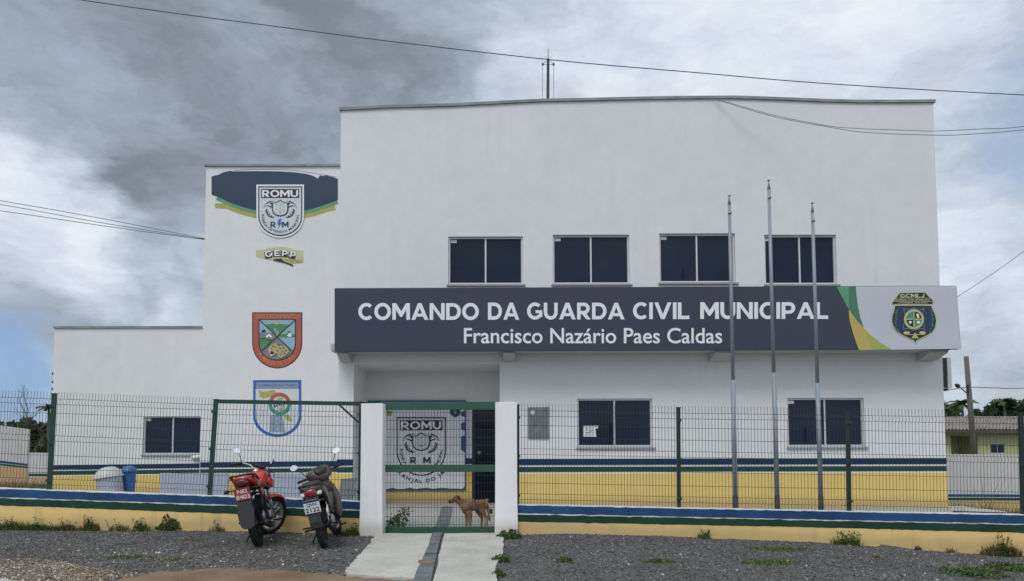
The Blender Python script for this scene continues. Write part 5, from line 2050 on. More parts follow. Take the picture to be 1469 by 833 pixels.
dome_bin('dome_bin', 188.5, 15.3, .29, 667.5, ('bin_blue', 'bin_blue'), 'blue dome-lidded litter bin beside the grey one', -0.07, None, .45)
dome_bin('dome_bin', 182, 15.75, .34, 681, ('bin_red', 'bin_red'), 'red litter bin mostly hidden behind the grey and blue bins')
dome_bin('dome_bin', 164, 15.0, .50, 668.5, ('bench_stone', 'bin_white'), 'wide grey dome-lidded litter bin leaning left, its lid whitish', -0.16, 'bin_white')

# broken slab by the left pillar
mb = MB()
Yk = 13.2
poly = [(489, 687), (511.5, 685), (509, 692), (507, 697), (510, 702), (509, 708), (505.5, 714), (506, 740), (484, 740), (483.5, 716), (486, 705)]
fr = [W(a, b, Yk) for a, b in poly]
k = len(fr)
vs = [(p.x, Yk, p.z) for p in fr] + [(p.x, Yk + .06, p.z) for p in fr]
mb.add(vs, [tuple(range(k)), tuple(range(2*k - 1, k - 1, -1))] + [(i, i + k, (i + 1) % k + k, (i + 1) % k) for i in range(k)], 'bench_grey')
tag(mb.build('broken_slab', None, bevel=.006), 'grey broken slab with a ragged edge behind the scooter, left of the gate', 'slab')

# pale step and dark pipe in the right yard
mb = MB()
a, b = W(1366, 731, 15.2), W(1440, 734, 13.6)
mb.box((W(1362, 731, 15).x, 14.2, -.1), (W(1425, 731, 14.6).x, 15.6, .055), 'kerb_stone')
tag(mb.build('concrete_step', None, bevel=.01), 'pale concrete pad beside the right corner of the building', 'step')
mb = MB()
a, b = W(1368, 735.5, 12.4), W(1442, 737.5, 12.4)
mb.tube([a, b], .035, 'black_plastic', 10)
tag(mb.build('drain_pipe', None), 'black pipe lying behind the right low wall', 'pipe')

# ================================================================== PLANTS
def leafquads(mb, pts, size, m, rnd, flat=0.0):
    for p in pts:
        s = size*rnd.uniform(.6, 1.35)
        d = Vector((rnd.gauss(0, 1), rnd.gauss(0, 1), rnd.gauss(0, 1) + flat)).normalized()
        t = d.orthogonal().normalized()
        q = Matrix.Rotation(rnd.uniform(0, 2*pi), 3, d) @ t
        u = d.cross(q)
        p = Vector(p)
        mb.add([p - q*s - u*s*.08, p - u*s*.42, p + q*s, p + u*s*.42], [(0, 1, 2, 3)], m)


def tree(name, lab, cx, Y, lobes, n, leaf, m, group, trunk_h=None, seed=0):
    """lobes: photo-pixel ellipses (px, py, rx, ry) at depth Y"""
    rnd = random.Random(seed)
    base = W(cx, 640, Y)
    g = G(base.x, Y)
    root = wthing(name, (base.x, Y, g), lab, 'tree', group)
    s = FPX/Y
    tot = sum(l[2]*l[3] for l in lobes)
    mb = MB()
    cs = []
    for (px, py, rx, ry) in lobes:
        c = W(px, py, Y)
        RX, RZ = rx/s, ry/s
        cs.append((c, RX, RZ))
        k = int(n*rx*ry/tot)
        clumps = []
        for _ in range(max(10, k//28)):
            v_ = Vector((rnd.gauss(0, 1), rnd.gauss(0, 1), rnd.gauss(0, 1))).normalized()*(rnd.uniform(.35, 1.0)**.5)
            clumps.append(Vector((c.x + v_.x*RX, Y + v_.y*RX, c.z + v_.z*RZ)))
        pts = []
        for _ in range(k):
            q = rnd.choice(clumps)
            pts.append(q + Vector((rnd.gauss(0, .18)*RX, rnd.gauss(0, .18)*RX, rnd.gauss(0, .16)*RZ)))
        leafquads(mb, pts, leaf, m, rnd)
    mb.build('crown', root, fix=False)
    mb = MB()
    top = cs[0][0]
    mb.tube([(base.x, Y, g - .1), (base.x + .1, Y, g + (top.z - g)*.5), (top.x, Y, top.z)], [.22, .16, .06], 'bark', 8)
    for c, RX, RZ in cs:
        mb.tube([(base.x + .1, Y, g + (top.z - g)*.45), (c.x, c.y, c.z)], [.10, .03], 'bark', 6)
    mb.build('trunk', root)


def palm(name, lab, px, py, Y, R, n, m, group, seed=0, droop=.5):
    rnd = random.Random(seed)
    c = W(px, py, Y)
    g = G(c.x, Y)
    root = wthing(name, (c.x, Y, g), lab, 'palm tree', group)
    mb = MB()
    mb.tube([(c.x + .15, Y, g - .1), (c.x + .1, Y, (g + c.z)/2), (c.x, Y, c.z)], [.14, .11, .08], 'bark', 8)
    mb.build('trunk', root)
    for k in range(n):
        a = 2*pi*k/n + rnd.uniform(-.2, .2)
        el = rnd.uniform(.15, 1.0)
        mb = MB()
        pts = []
        for i in range(11):
            t = i/10
            rr = R*t*cos(el*(1 - t*.3))
            z = R*(sin(el)*t - droop*t*t)
            pts.append(Vector((c.x + rr*cos(a), Y + rr*sin(a), c.z + z)))
        mb.tube(pts, .02, m, 4)
        for i in range(1, 11):
            d = (pts[i] - pts[i-1]).normalized()
            sd = d.cross(Vector((0, 0, 1))).normalized()
            for s in (-1, 1):
                for q in (0, .5):
                    p = pts[i-1].lerp(pts[i], q)
                    L = R*.30*(1 - abs(i/10 - .45)*.9)
                    e = p + sd*s*L*.8 + d*L*.5 - Vector((0, 0, L*.35))
                    w_ = d*.05
                    mb.add([p - w_, p + w_, e], [(0, 1, 2)], m)
        mb.build('frond', root, fix=False)


GL = 'trees beyond the left yard walls'
GR = 'trees beyond the yellow house'
tree('broad_tree', 'dark tree at the far left edge above the long yard wall', 5, 55, [(8, 619, 16, 12), (-14, 614, 16, 12), (-40, 622, 26, 22)], 2600, .26, 'leaf_dark', GL, seed=1)
tree('broad_tree', 'dark bushy tree rising above the end of the far left wall', 45, 60, [(46, 622, 18, 20), (34, 616, 14, 12), (60, 632, 16, 20), (50, 648, 24, 16)], 3400, .26, 'leaf_dark', GL, seed=2)
tree('broad_tree', 'dark tree against the corner of the low wing', 72, 52, [(72, 622, 10, 18), (66, 648, 14, 18), (80, 640, 12, 30)], 2400, .24, 'leaf_mid', GL, seed=3)
palm('star_leaf_tree', 'slim tree with a star-shaped tuft of leaves beside the wing corner', 70, 585, 50, 0.85, 10, 'leaf_dark', GL, 3, .55)
# bare branches
mb = MB()
rnd = random.Random(11)
bp = W(40, 612, 56)


def branch(mb, p, d, L, r, k):
    q = p + d*L
    mb.tube([p, q], [r, r*.6], 'bark', 5)
    if k > 0:
        for _ in range(3):
            nd = (d + Vector((rnd.uniform(-.7, .7), rnd.uniform(-.3, .3), rnd.uniform(-.1, .5)))).normalized()
            branch(mb, p + d*L*rnd.uniform(.5, 1), nd, L*.62, r*.55, k - 1)


branch(mb, Vector((bp.x, 56, -.4)), Vector((-.03, 0, 1)), 3.0, .07, 4)
tag(mb.build('bare_tree', None, fix=False), 'leafless grey tree behind the far left wall', 'tree', GL)

tree('broad_tree', 'green tree just right of the building corner beyond the house roof', 1360, 58, [(1358, 593, 13, 11), (1368, 587, 9, 9), (1345, 590, 14, 14)], 2400, .22, 'leaf_mid', GR, seed=5)
tree('broad_tree', 'small round bush crown right of the leaning pole', 1404, 62, [(1404, 596, 9, 8), (1394, 600, 9, 6)], 1000, .22, 'leaf_dark', GR, seed=6)
tree('broad_tree', 'large dark tree behind the yellow house at the right edge', 1448, 56, [(1440, 588, 20, 14), (1460, 590, 22, 15), (1428, 594, 13, 9), (1490, 588, 24, 18)], 4200, .24, 'leaf_dark', GR, seed=7)
palm('palm_tree', 'small palm with spread fronds left of the leaning pole', 1380, 580, 52, 1.15, 15, 'leaf_mid', GR, 8, .6)
palm('palm_tree', 'palm crown poking out above the large dark tree', 1440, 576, 55, .9, 12, 'leaf_mid', GR, 9, .6)


def grass_tuft(px, py, rad, h, n, lab, m='grass_green', seed=0, leafy=0, world=None, name='grass_tuft', stretch=1.0):
    rnd = random.Random(seed)
    c = onG(px, py) if world is None else Vector(world)
    mb = MB()
    for _ in range(n):
        a, rr = rnd.uniform(0, 2*pi), rad*rnd.random()**.6
        x, y = c.x + rr*cos(a)*stretch, c.y + rr*sin(a)*.6
        if y > YF(x) - .10:
            y = YF(x) - .10 - rnd.uniform(0, .06)
        z = G(x, y)
        hh = h*rnd.uniform(.45, 1.1)*(1 - .4*rr/rad)
        b = rnd.uniform(0, 2*pi)
        lean = rnd.uniform(.15, .75)*hh
        d = Vector((cos(b), sin(b), 0))
        sd = Vector((-sin(b), cos(b), 0))*rnd.uniform(.004, .008)
        p = Vector((x, y, z - .01))
        q = p + d*lean*.35 + Vector((0, 0, hh*.65))
        e = p + d*lean + Vector((0, 0, hh*(.95 if lean < .5*hh else .75)))
        mb.add([p - sd, p + sd, q + sd*.8, q - sd*.8, e], [(0, 1, 2, 3), (3, 2, 4)], m)
    for _ in range(leafy):
        a, rr = rnd.uniform(0, 2*pi), rad*.8*rnd.random()
        x, y = c.x + rr*cos(a)*stretch, c.y + rr*sin(a)*.6
        if y > YF(x) - .12:
            y = YF(x) - .12 - rnd.uniform(0, .05)
        z = G(x, y)
        hh = h*rnd.uniform(.6, 1.25)
        top = Vector((x + rnd.uniform(-.3, .3)*hh, y - rnd.uniform(0, .25)*hh, z + hh))
        mb.tube([(x, y, z - .01), top], [.004, .002], 'weed_green', 4, caps=False)
        pts = [Vector((x, y, z)).lerp(top, t) + Vector((rnd.gauss(0, .022), rnd.gauss(0, .022), rnd.gauss(0, .01))) for t in [rnd.uniform(.15, 1) for _ in range(14)]]
        leafquads(mb, pts, .020, 'weed_green', rnd, .8)
    return tag(mb.build(name, None, fix=False), lab, 'weeds')


TF = [
    (20, 751, .30, .13, 160, 'grass strip along the left low wall at the far left edge', 'grass_green', 0, 1.6),
    (85, 752, .34, .20, 240, 'thick weeds against the left low wall, second clump from the left edge', 'grass_green', 7, 1.5),
    (52, 752, .25, .12, 120, 'low grass at the foot of the left low wall, between the first two weed clumps', 'grass_green', 1, 1.5),
    (118, 753, .22, .15, 90, 'weeds against the left low wall, just left of the grey bin', 'grass_green', 4, 1.3),
    (238, 757, .15, .20, 50, 'loose leafy stems beside the round bush, on its left', 'grass_green', 6, 1.0),
    (145, 754, .22, .17, 110, 'sparse weeds against the left low wall, below the grey bin', 'grass_dry', 5, 1.4),
    (175, 755, .16, .20, 70, 'leafy weeds against the left low wall, below the blue bin', 'grass_green', 9, 1.0),
    (210, 756, .16, .16, 50, 'wispy dry grass against the left low wall, left of the round bush', 'grass_dry', 2, 1.2),
    (330, 760, .13, .17, 26, 'wispy grass stalks on the low wall behind the red motorcycle', 'grass_dry', 1, 1.0),
    (505, 768, .17, .16, 90, 'weeds at the foot of the left gate pillar beside the scooter wheel', 'grass_green', 9, 1.0),
    (538, 766, .10, .09, 60, 'short grass in front of the left gate pillar', 'grass_green', 2, 1.0),
    (185, 800, .20, .06, 170, 'flat patch of grass on the dark gravel, lower left', 'grass_green', 0, 1.7),
    (252, 803, .12, .05, 80, 'small patch of grass on the gravel, right of the longer patch, lower left', 'grass_green', 0, 1.5),
    (275, 775, .13, .05, 60, 'faint dry grass on the gravel below the round bush', 'grass_dry', 0, 1.3),
    (810, 806, .10, .11, 70, 'dark grass tuft on the gravel, right of the ramp', 'grass_green', 0, 1.0),
    (945, 806, .17, .07, 130, 'green grass tuft in the middle of the right gravel', 'grass_green', 0, 1.3),
    (872, 779, .12, .05, 40, 'faint green patch on the gravel near the low wall, right of the gate', 'grass_green', 0, 1.4),
    (1005, 768, .12, .14, 24, 'thin weeds against the right low wall, left of the flagpoles', 'grass_green', 5, 1.0),
    (1120, 789, .30, .08, 210, 'spreading grass on the gravel in front of the flagpoles', 'grass_green', 0, 1.6),
    (1105, 808, .24, .09, 170, 'second spreading grass patch on the gravel, nearer than the first, below the flagpoles', 'grass_green', 0, 1.5),
    (1210, 778, .20, .20, 60, 'tall leafy weeds against the right low wall, right of the flagpoles', 'grass_green', 12, 1.2),
    (1258, 800, .09, .06, 40, 'tiny yellowish tuft on the gravel, right of the flagpoles', 'grass_dry', 0, 1.0),
    (1310, 783, .05, .13, 16, 'a few bare stalks against the right low wall', 'grass_dry', 0, 1.0),
    (1357, 788, .09, .13, 14, 'thin bare stalks against the right low wall, left of the tall weeds', 'grass_dry', 0, 1.0),
    (1430, 793, .26, .28, 120, 'tall thin weeds against the right low wall near the right edge', 'grass_dry', 12, 1.2),
]
for i, (px, py, rd, h, n, lab, m, lf, stc) in enumerate(TF):
    grass_tuft(px, py, rd, h, int(n*2.2), lab, m, 100 + i, lf, stretch=stc)


def leafy_bush(px, py, rad, h, n, lab, seed, leaf=.03, cat='bush'):
    rnd = random.Random(seed)
    c = onG(px, py)
    mb = MB()
    pts = []
    for _ in range(n):
        v_ = Vector((rnd.gauss(0, 1), rnd.gauss(0, 1), abs(rnd.gauss(0, 1)))).normalized()*rnd.random()**.45
        x, y = c.x + v_.x*rad, c.y + v_.y*rad*.7
        y = min(y, YF(x) - .1) if y > YF(x) - .6 else y
        pts.append((x, y, G(x, y) + .01 + v_.z*h*(0.75 + .5*mnoise.noise(Vector((x*9, y*9, seed))))))
    leafquads(mb, pts, leaf, 'weed_green', rnd, .7)
    for _ in range(10):
        q = rnd.choice(pts)
        mb.tube([(c.x, min(c.y, YF(c.x) - .1), G(c.x, c.y) - .01), q], [.006, .003], 'bark', 4, caps=False)
    return tag(mb.build('low_bush', None, fix=False), lab, cat)


leafy_bush(272, 757, .21, .27, 300, 'round green bush against the left low wall, left of the red motorcycle', 1)
leafy_bush(730, 772, .20, .15, 420, 'low green bush at the foot of the right gate pillar', 2)
leafy_bush(719, 806, .13, .11, 260, 'small green weed bush on the right edge of the ramp', 3, .024)
leafy_bush(716, 827, .09, .08, 140, 'tiny weed on the right edge of the ramp at the bottom of the photo', 4, .02)
for i, (px, py, rx, n, lab) in enumerate([(1395, 824, .42, 620, 'low ground-hugging weeds, lower right, left part of the large green patch'), (1455, 818, .40, 700, 'thick green weeds in the lower right corner')]):
    leafy_bush(px, py, rx, .10, n, lab, 10 + i, .026, 'weeds')
# weeds behind the gate, left
rnd = random.Random(77)
mb = MB()
pc = W(556, 752, 12.0)
pts = []
for _ in range(260):
    t = rnd.random()
    pts.append((pc.x + t*.30 + rnd.gauss(0, .05), 12.0 + rnd.gauss(0, .06), G(pc.x, 12.0) + .03 + rnd.random()*(.10 + .25*t)))
leafquads(mb, pts, .032, 'weed_green', rnd)
mb.tube([(pc.x, 12, -.05), (pc.x + .3, 12, .3)], [.008, .004], 'bark', 5)
tag(mb.build('low_bush', None, fix=False), 'leaning green plant inside the gate beside the left pillar', 'plant')
# yard grass behind the fence
def yard_tuft(pts_px, Yr, n, h, lab, seed, m='grass_dry'):
    rnd = random.Random(seed)
    mb = MB()
    for _ in range(n):
        y = rnd.uniform(*Yr)
        px = rnd.uniform(*pts_px)
        x = W(px, 690, y).x
        z = G(x, y)
        hh = h*rnd.uniform(.4, 1.1)
        b = rnd.uniform(0, 2*pi)
        d = Vector((cos(b), sin(b), 0))
        sd = Vector((-sin(b), cos(b), 0))*.007
        p = Vector((x, y, z))
        e = p + d*hh*.5 + Vector((0, 0, hh))
        mb.add([p - sd, p + sd, e], [(0, 1, 2)], m)
    tag(mb.build('yard_grass', None, fix=False), lab, 'grass', None, 'stuff')


yard_tuft((-60, 72), (14, 19.5), 2600, .22, 'rough grass in the left yard behind the fence', 1, 'grass_green')
yard_tuft((-60, 72), (14, 19.5), 1200, .30, 'dry grass stalks in the left yard behind the fence', 2, 'grass_dry')
yard_tuft((1362, 1480), (15.8, 19.6), 900, .25, 'dry grass in the right yard along the striped wall', 3, 'grass_dry')
yard_tuft((1405, 1432), (16.5, 17.5), 22, 1.0, 'tall stalks in the right yard', 4, 'grass_dry')

# discarded bag at the far left
mb = MB()
c = onG(4, 751)
mb.loft([(c.x - .10, c.y, c.z + .03, .02, .02), (c.x - .06, c.y, c.z + .05, .07, .05), (c.x + .02, c.y, c.z + .06, .08, .06), (c.x + .08, c.y, c.z + .035, .05, .03), (c.x + .11, c.y, c.z + .02, .01, .01)],
        'paint_white', 10)
mb.loft([(c.x - .08, c.y + .08, c.z + .08, .03, .02), (c.x - .02, c.y + .08, c.z + .10, .05, .04), (c.x + .05, c.y + .08, c.z + .08, .02, .02)], 'black_plastic', 8)
tag(mb.build('discarded_bag', None), 'crumpled white and black bag in the grass at the far left edge', 'bag')


# ================================================================== MOTORCYCLES
def wheel(root, name, cx, R, w, spokes, M4=None, rim='steel_dull', lbl=None):
    T = (M4 or Matrix()) @ Matrix.Translation((cx, 0, R))
    mb = MB()
    rr = R - w*.78
    SW = .014 if spokes < 10 else .0035
    mb.lathe([(rr - .022, -.028), (rr, -.034), (rr + .006, -.030), (rr - .004, -.012), (rr - .004, .012), (rr + .006, .030), (rr, .034), (rr - .022, .028), (rr - .022, -.028)],
             rim, 36, 'Y', T)
    mb.lathe([(0, -.055), (.025, -.055), (.055, -.035), (.06, 0), (.055, .035), (.025, .055), (0, .055)], 'engine_black', 20, 'Y', T)
    for k in range(spokes):
        a = 2*pi*k/spokes
        c, s = cos(a), sin(a)
        mb.add([T @ Vector((.05*c - SW*s, -.012, .05*s + SW*c)), T @ Vector((.05*c + SW*s, -.012, .05*s - SW*c)),
                T @ Vector(((rr-.012)*c + SW*.8*s, -.012, (rr-.012)*s - SW*.8*c)), T @ Vector(((rr-.012)*c - SW*.8*s, -.012, (rr-.012)*s + SW*.8*c)),
                T @ Vector((.05*c - SW*s, .012, .05*s + SW*c)), T @ Vector((.05*c + SW*s, .012, .05*s - SW*c)),
                T @ Vector(((rr-.012)*c + SW*.8*s, .012, (rr-.012)*s - SW*.8*c)), T @ Vector(((rr-.012)*c - SW*.8*s, .012, (rr-.012)*s + SW*.8*c))],
               [(0, 1, 2, 3), (7, 6, 5, 4), (0, 4, 5, 1), (1, 5, 6, 2), (2, 6, 7, 3), (3, 7, 4, 0)], rim if spokes < 10 else 'steel_dull')
    o = mb.build(name, root)
    mb = MB()
    n = 14
    prof = []
    for k in range(n + 1):
        a = 2*pi*k/n
        prof.append((R - w*.5 + w*.5*cos(a), w*.5*sin(a)*(1.0 if abs(sin(a)) < .9 else .97)))
    mb.lathe(prof, 'dark_rubber', 40, 'Y', T)
    # tread blocks
    for k in range(36):
        a = 2*pi*k/36
        for s in (-1, 1):
            q = T @ Matrix.Rotation(-a, 4, 'Y') @ Matrix.Translation((R - .003, s*w*.2, 0)) @ Matrix.Rotation(s*.5, 4, 'X')
            mb.box((-.008, -w*.15, -.009), (.005, w*.15, .009), 'dark_rubber', q)
    mb.build('tyre', o)
    return o


def steer_matrix(px_, pz_, rake, ang):
    ax = Vector((-sin(rake), 0, cos(rake)))
    P_ = Vector((px_, 0, pz_))
    return Matrix.Translation(P_) @ Matrix.Rotation(ang, 4, ax) @ Matrix.Translation(-P_)


def plate(root, x, z, w, h, tilt, face, ink, rows, top=None, inkbox=None):
    """number plate facing backwards (-x)"""
    T = Matrix.Translation((x, 0, z)) @ Matrix.Rotation(tilt, 4, 'Y')
    mb = MB()
    mb.box((0, -w/2, -h/2), (.004, w/2, h/2), face, T)
    if top:
        mb.box((-.001, -w/2, h/2 - .03), (-.0002, w/2, h/2), top, T)
    o = mb.build('number_plate', root)
    for (txt, z0, z1, fx) in rows:
        mb = MB()
        vs, fs = glyph(txt, .02)
        ax, bx = min(p[0] for p in vs), max(p[0] for p in vs)
        ay, by = min(p[1] for p in vs), max(p[1] for p in vs)
        # seen from behind, left of the plate is +y
        out = [T @ Vector((-.002, w*fx*(.5 - (gx - ax)/(bx - ax)), z0 + (z1 - z0)*(gy - ay)/(by - ay))) for gx, gy, gj in vs]
        mb.add(out, fs, ink)
        mb.build('lettering', o, fix=False)
    return o


def mirror(root, base, stem, head, rx, rz, M4, face_dir=(-1, 0, 0), rim='black_plastic'):
    mb = MB()
    mb.tube([base, Vector(base).lerp(Vector(stem), .5) + Vector((0, 0, .01)), stem], .006, 'black_plastic', 8, M4=M4)
    f = Vector(face_dir).normalized()
    q = f.to_track_quat('Z', 'Y').to_matrix().to_4x4()
    T = M4 @ Matrix.Translation(head) @ q
    n = 24
    prof = [(0, -.028), (.5, -.026), (.9, -.014), (1.0, 0.0), (.97, .004), (.94, .003)]
    S_ = Matrix.Diagonal((rx, rz, 1, 1))
    mb.lathe(prof, rim, n, 'Z', T @ S_)
    o = mb.build('mirror', root)
    mb = MB()
    mb.lathe([(.945, .0034), (0, .0034)], 'mirror_glass', n, 'Z', T @ S_)
    mb.build('mirror_glass', o, fix=False)
    return o


def place_bike(root, rear_px, front_px, lean, wb, kx=1.0):
    a, b = onG(*rear_px), onG(*front_px)
    d = (b - a)
    L0 = d.length
    a = b - d*(wb*kx/L0)
    a.z = G(a.x, a.y)
    d = b - a
    yaw = atan2(d.y, d.x)
    pitch = -atan2(d.z, sqrt(d.x**2 + d.y**2))
    root.matrix_world = Matrix.Translation(a + Vector((0, 0, .004))) @ Matrix.Rotation(yaw, 4, 'Z') @ Matrix.Rotation(pitch, 4, 'Y') @ Matrix.Rotation(-lean, 4, 'X') @ Matrix.Diagonal((kx, 1, 1, 1))
    print('BIKE', a, b, 'measured', L0)


# ---- red motorcycle
rm = empty('motorcycle', (0, 0, 0), 'red motorcycle with a dark mudflap, leaning on its stand by the low wall', 'motorcycle')
place_bike(rm, (377, 779), (393, 766.8), radians(10.5), 1.22, .86)
WB, R1 = 1.22, .295
SM = steer_matrix(.92, .90, radians(26), radians(-43))
wheel(rm, 'rear_wheel', 0, R1, .108, 6, None, 'engine_black')
wheel(rm, 'front_wheel', WB, R1, .088, 12, SM, 'steel_dull')
ax = Vector((-sin(radians(26)), 0, cos(radians(26))))
mb = MB()
for s in (-1, 1):
    a = Vector((WB, s*.085, R1))
    top = a + ax*.74
    mb.tube([a - ax*.03, a + ax*.30], .026, 'steel_dull', 10, M4=SM)
    mb.tube([a + ax*.28, top], .018, 'chrome', 10, M4=SM)
mb.tube([Vector((WB, -.10, R1)), Vector((WB, .10, R1))], .012, 'steel_dull', 8, M4=SM)
for k in (.50, .70):
    p = Vector((WB, 0, R1)) + ax*k
    mb.box((p.x - .03, -.12, p.z - .02), (p.x + .03, .12, p.z + .02), 'engine_black', SM)
mb.build('fork', rm)
mb = MB()                                   # front fender
for i in range(14):
    a0, a1 = radians(40 + 9*i), radians(40 + 9*(i + 1))
    r_ = R1 + .035
    for (w0, w1, dz0, dz1) in ((-.065, -.03, -.03, 0), (-.03, .03, 0, 0), (.03, .065, 0, -.03)):
        mb.add([Vector((WB + (r_ + dz0)*cos(a0), w0, R1 + (r_ + dz0)*sin(a0))), Vector((WB + (r_ + dz0)*cos(a1), w0, R1 + (r_ + dz0)*sin(a1))),
                Vector((WB + (r_ + dz1)*cos(a1), w1, R1 + (r_ + dz1)*sin(a1))), Vector((WB + (r_ + dz1)*cos(a0), w1, R1 + (r_ + dz1)*sin(a0)))],
               [(0, 1, 2, 3)], 'moto_red', True, SM)
mb.build('front_fender', rm)
hc = Vector((WB, 0, R1)) + ax*.76
mb = MB()
pts = [hc + Vector((-.16, .40, .03)), hc + Vector((-.05, .27, .075)), hc + Vector((-.01, .16, .06)), hc + Vector((0, .06, 0)), hc + Vector((0, -.06, 0)), hc + Vector((-.01, -.16, .06)),
       hc + Vector((-.05, -.27, .075)), hc + Vector((-.16, -.40, .03))]
mb.tube(pts, .012, 'steel_dull', 8, M4=SM)
hb = mb.build('handlebar', rm)
for s in (-1, 1):
    mb = MB()
    a, b = hc + Vector((-.09, s*.32, .06)), hc + Vector((-.17, s*.415, .026))
    mb.tube([a, b], .018, 'black_plastic', 10, M4=SM)
    mb.tube([a, a.lerp(b, -.35)], .026, 'black_plastic', 8, M4=SM)
    mb.build('grip', hb)
    mb = MB()
    mb.tube([a + Vector((.02, 0, 0)), a + Vector((.05, s*.04, -.005)), b + Vector((.065, s*.02, -.01))], .007, 'engine_black', 6, M4=SM)
    mb.build('brake_lever', hb)
for s in (-1, 1):
    b_ = hc + Vector((-.07, s*.28, .075))
    st_ = hc + Vector((-.10, s*.335, .205 - .02*(s < 0)))
    hd = hc + Vector((-.11, s*.37, .245 - .02*(s < 0)))
    mirror(rm, b_, st_, hd, .062, .042, SM, (-1, -.5 if s > 0 else .65, .42))
mb = MB()                                   # headlight and clocks
hp = hc + Vector((.12, 0, -.13))
mb.loft([(hp.x - .13, 0, hp.z + .01, .05, .05), (hp.x - .08, 0, hp.z, .09, .09), (hp.x + .02, 0, hp.z, .11, .10), (hp.x + .05, 0, hp.z, .10, .095)], 'black_plastic', 16, SM)
mb.lathe([(.095, .052), (.07, .075), (0, .085)], 'lens_clear', 18, 'X', SM @ Matrix.Translation((hp.x, 0, hp.z)))
mb.loft([(hc.x - .03, .055, hc.z + .075, .05, .035, .6), (hc.x + .06, .055, hc.z + .055, .05, .04, .6)], 'black_plastic', 12, SM)
mb.loft([(hc.x - .03, -.055, hc.z + .075, .05, .035, .6), (hc.x + .06, -.055, hc.z + .055, .05, .04, .6)], 'black_plastic', 12, SM)
mb.build('headlight', rm)
for s in (-1, 1):
    mb = MB()
    p = hp + Vector((-.02, s*.17, .01))
    mb.tube([hp + Vector((-.02, s*.10, .01)), p], .010, 'black_plastic', 6, M4=SM)
    mb.loft([(p.x - .04, p.y, p.z, .012, .012), (p.x - .02, p.y, p.z, .03, .026), (p.x + .02, p.y, p.z, .035, .03), (p.x + .04, p.y, p.z, .02, .02)], 'black_plastic', 10, SM)
    mb.build('front_indicator', rm)
mb = MB()                                   # tank
mb.loft([(.47, 0, .80, .06, .05), (.52, 0, .825, .115, .085), (.62, 0, .855, .145, .11), (.74, 0, .875, .155, .125), (.84, 0, .88, .145, .12), (.92, 0, .875, .11, .10), (.96, 0, .86, .06, .06)],
        'moto_red', 20)
for s in (-1, 1):                           # tank shrouds
    mb.loft([(.66, s*.14, .82, .02, .05), (.78, s*.165, .80, .025, .085), (.92, s*.17, .78, .022, .075), (1.0, s*.15, .77, .012, .03)], 'moto_red', 12)
mb.build('fuel_tank', rm)
mb = MB()
mb.lathe([(0, .02), (.035, .018), (.04, 0)], 'chrome', 14, 'Z', Matrix.Translation((.74, 0, .995)))
mb.build('fuel_cap', rm)
mb = MB()                                   # seat
mb.loft([(.56, 0, .835, .07, .04), (.48, 0, .815, .10, .045), (.36, 0, .79, .125, .05), (.22, 0, .80, .135, .055), (.08, 0, .84, .135, .05), (-.08, 0, .86, .125, .05), (-.18, 0, .87, .105, .04), (-.22, 0, .87, .08, .02)],
        'seat_black', 18)
mb.build('seat', rm)
mb = MB()                                   # tail fairing
for s in (-1, 1):
    mb.loft([(.36, s*.10, .70, .02, .06), (.22, s*.125, .72, .025, .085), (.02, s*.13, .775, .028, .075), (-.16, s*.12, .815, .03, .062), (-.30, s*.10, .84, .022, .04), (-.34, s*.085, .845, .01, .02)],
            'moto_red', 14)
mb.loft([(.0, 0, .80, .10, .05), (-.16, 0, .825, .10, .06), (-.30, 0, .845, .09, .045), (-.335, 0, .845, .08, .03)], 'moto_red', 16)
mb.build('tail_fairing', rm)
mb = MB()
mb.loft([(-.30, 0, .80, .085, .055), (-.345, 0, .80, .085, .055), (-.37, 0, .795, .065, .045), (-.375, 0, .795, .03, .03)], 'moto_red_dark', 16)
mb.build('tail_light', rm)
mb = MB()                                   # grab rail
mb.tube([(.02, .155, .84), (-.16, .155, .875), (-.32, .145, .895), (-.385, .09, .90), (-.39, 0, .90), (-.385, -.09, .90), (-.32, -.145, .895), (-.16, -.155, .875), (.02, -.155, .84)], .013, 'black_plastic', 8)
for s in (-1, 1):
    mb.tube([(-.30, s*.145, .892), (-.20, s*.13, .80), (-.06, s*.125, .74)], .010, 'black_plastic', 6)
mb.build('grab_rail', rm)
plate(rm, -.43, .655, .205, .165, radians(-14), 'plate_red', 'letter_white', [('NEI', .012, .066, .62), ('8403', -.066, -.006, .86)])
mb = MB()                                   # plate bracket and rear mudguard
mb.prism([(-.28, .78), (-.35, .76), (-.392, .60), (-.372, .55), (-.34, .55), (-.26, .70)], -.075, .075, 'black_plastic')
for i in range(9):
    a0, a1 = radians(75 + 11*i), radians(75 + 11*(i + 1))
    r_ = R1 + .075
    mb.add([(r_*cos(a0), -.075, R1 + r_*sin(a0)), (r_*cos(a1), -.075, R1 + r_*sin(a1)), (r_*cos(a1), .075, R1 + r_*sin(a1)), (r_*cos(a0), .075, R1 + r_*sin(a0))], [(0, 1, 2, 3)], 'black_plastic', True)
mb.build('rear_mudguard', rm)
mb = MB()
fl = [(-.09, .56), (.09, .56), (.108, .42), (.10, .32), (.085, .235), (.045, .20), (-.045, .20), (-.085, .235), (-.10, .32), (-.108, .42)]
k = len(fl)
mb.add([(-.425 + (z - .56)*.10, y, z) for y, z in fl] + [(-.418 + (z - .56)*.10, y, z) for y, z in fl],
       [tuple(range(k)), tuple(range(2*k - 1, k - 1, -1))] + [(i, i + k, (i + 1) % k + k, (i + 1) % k) for i in range(k)], 'mudflap_grey')
mb.build('mudflap', rm, bevel=.003)
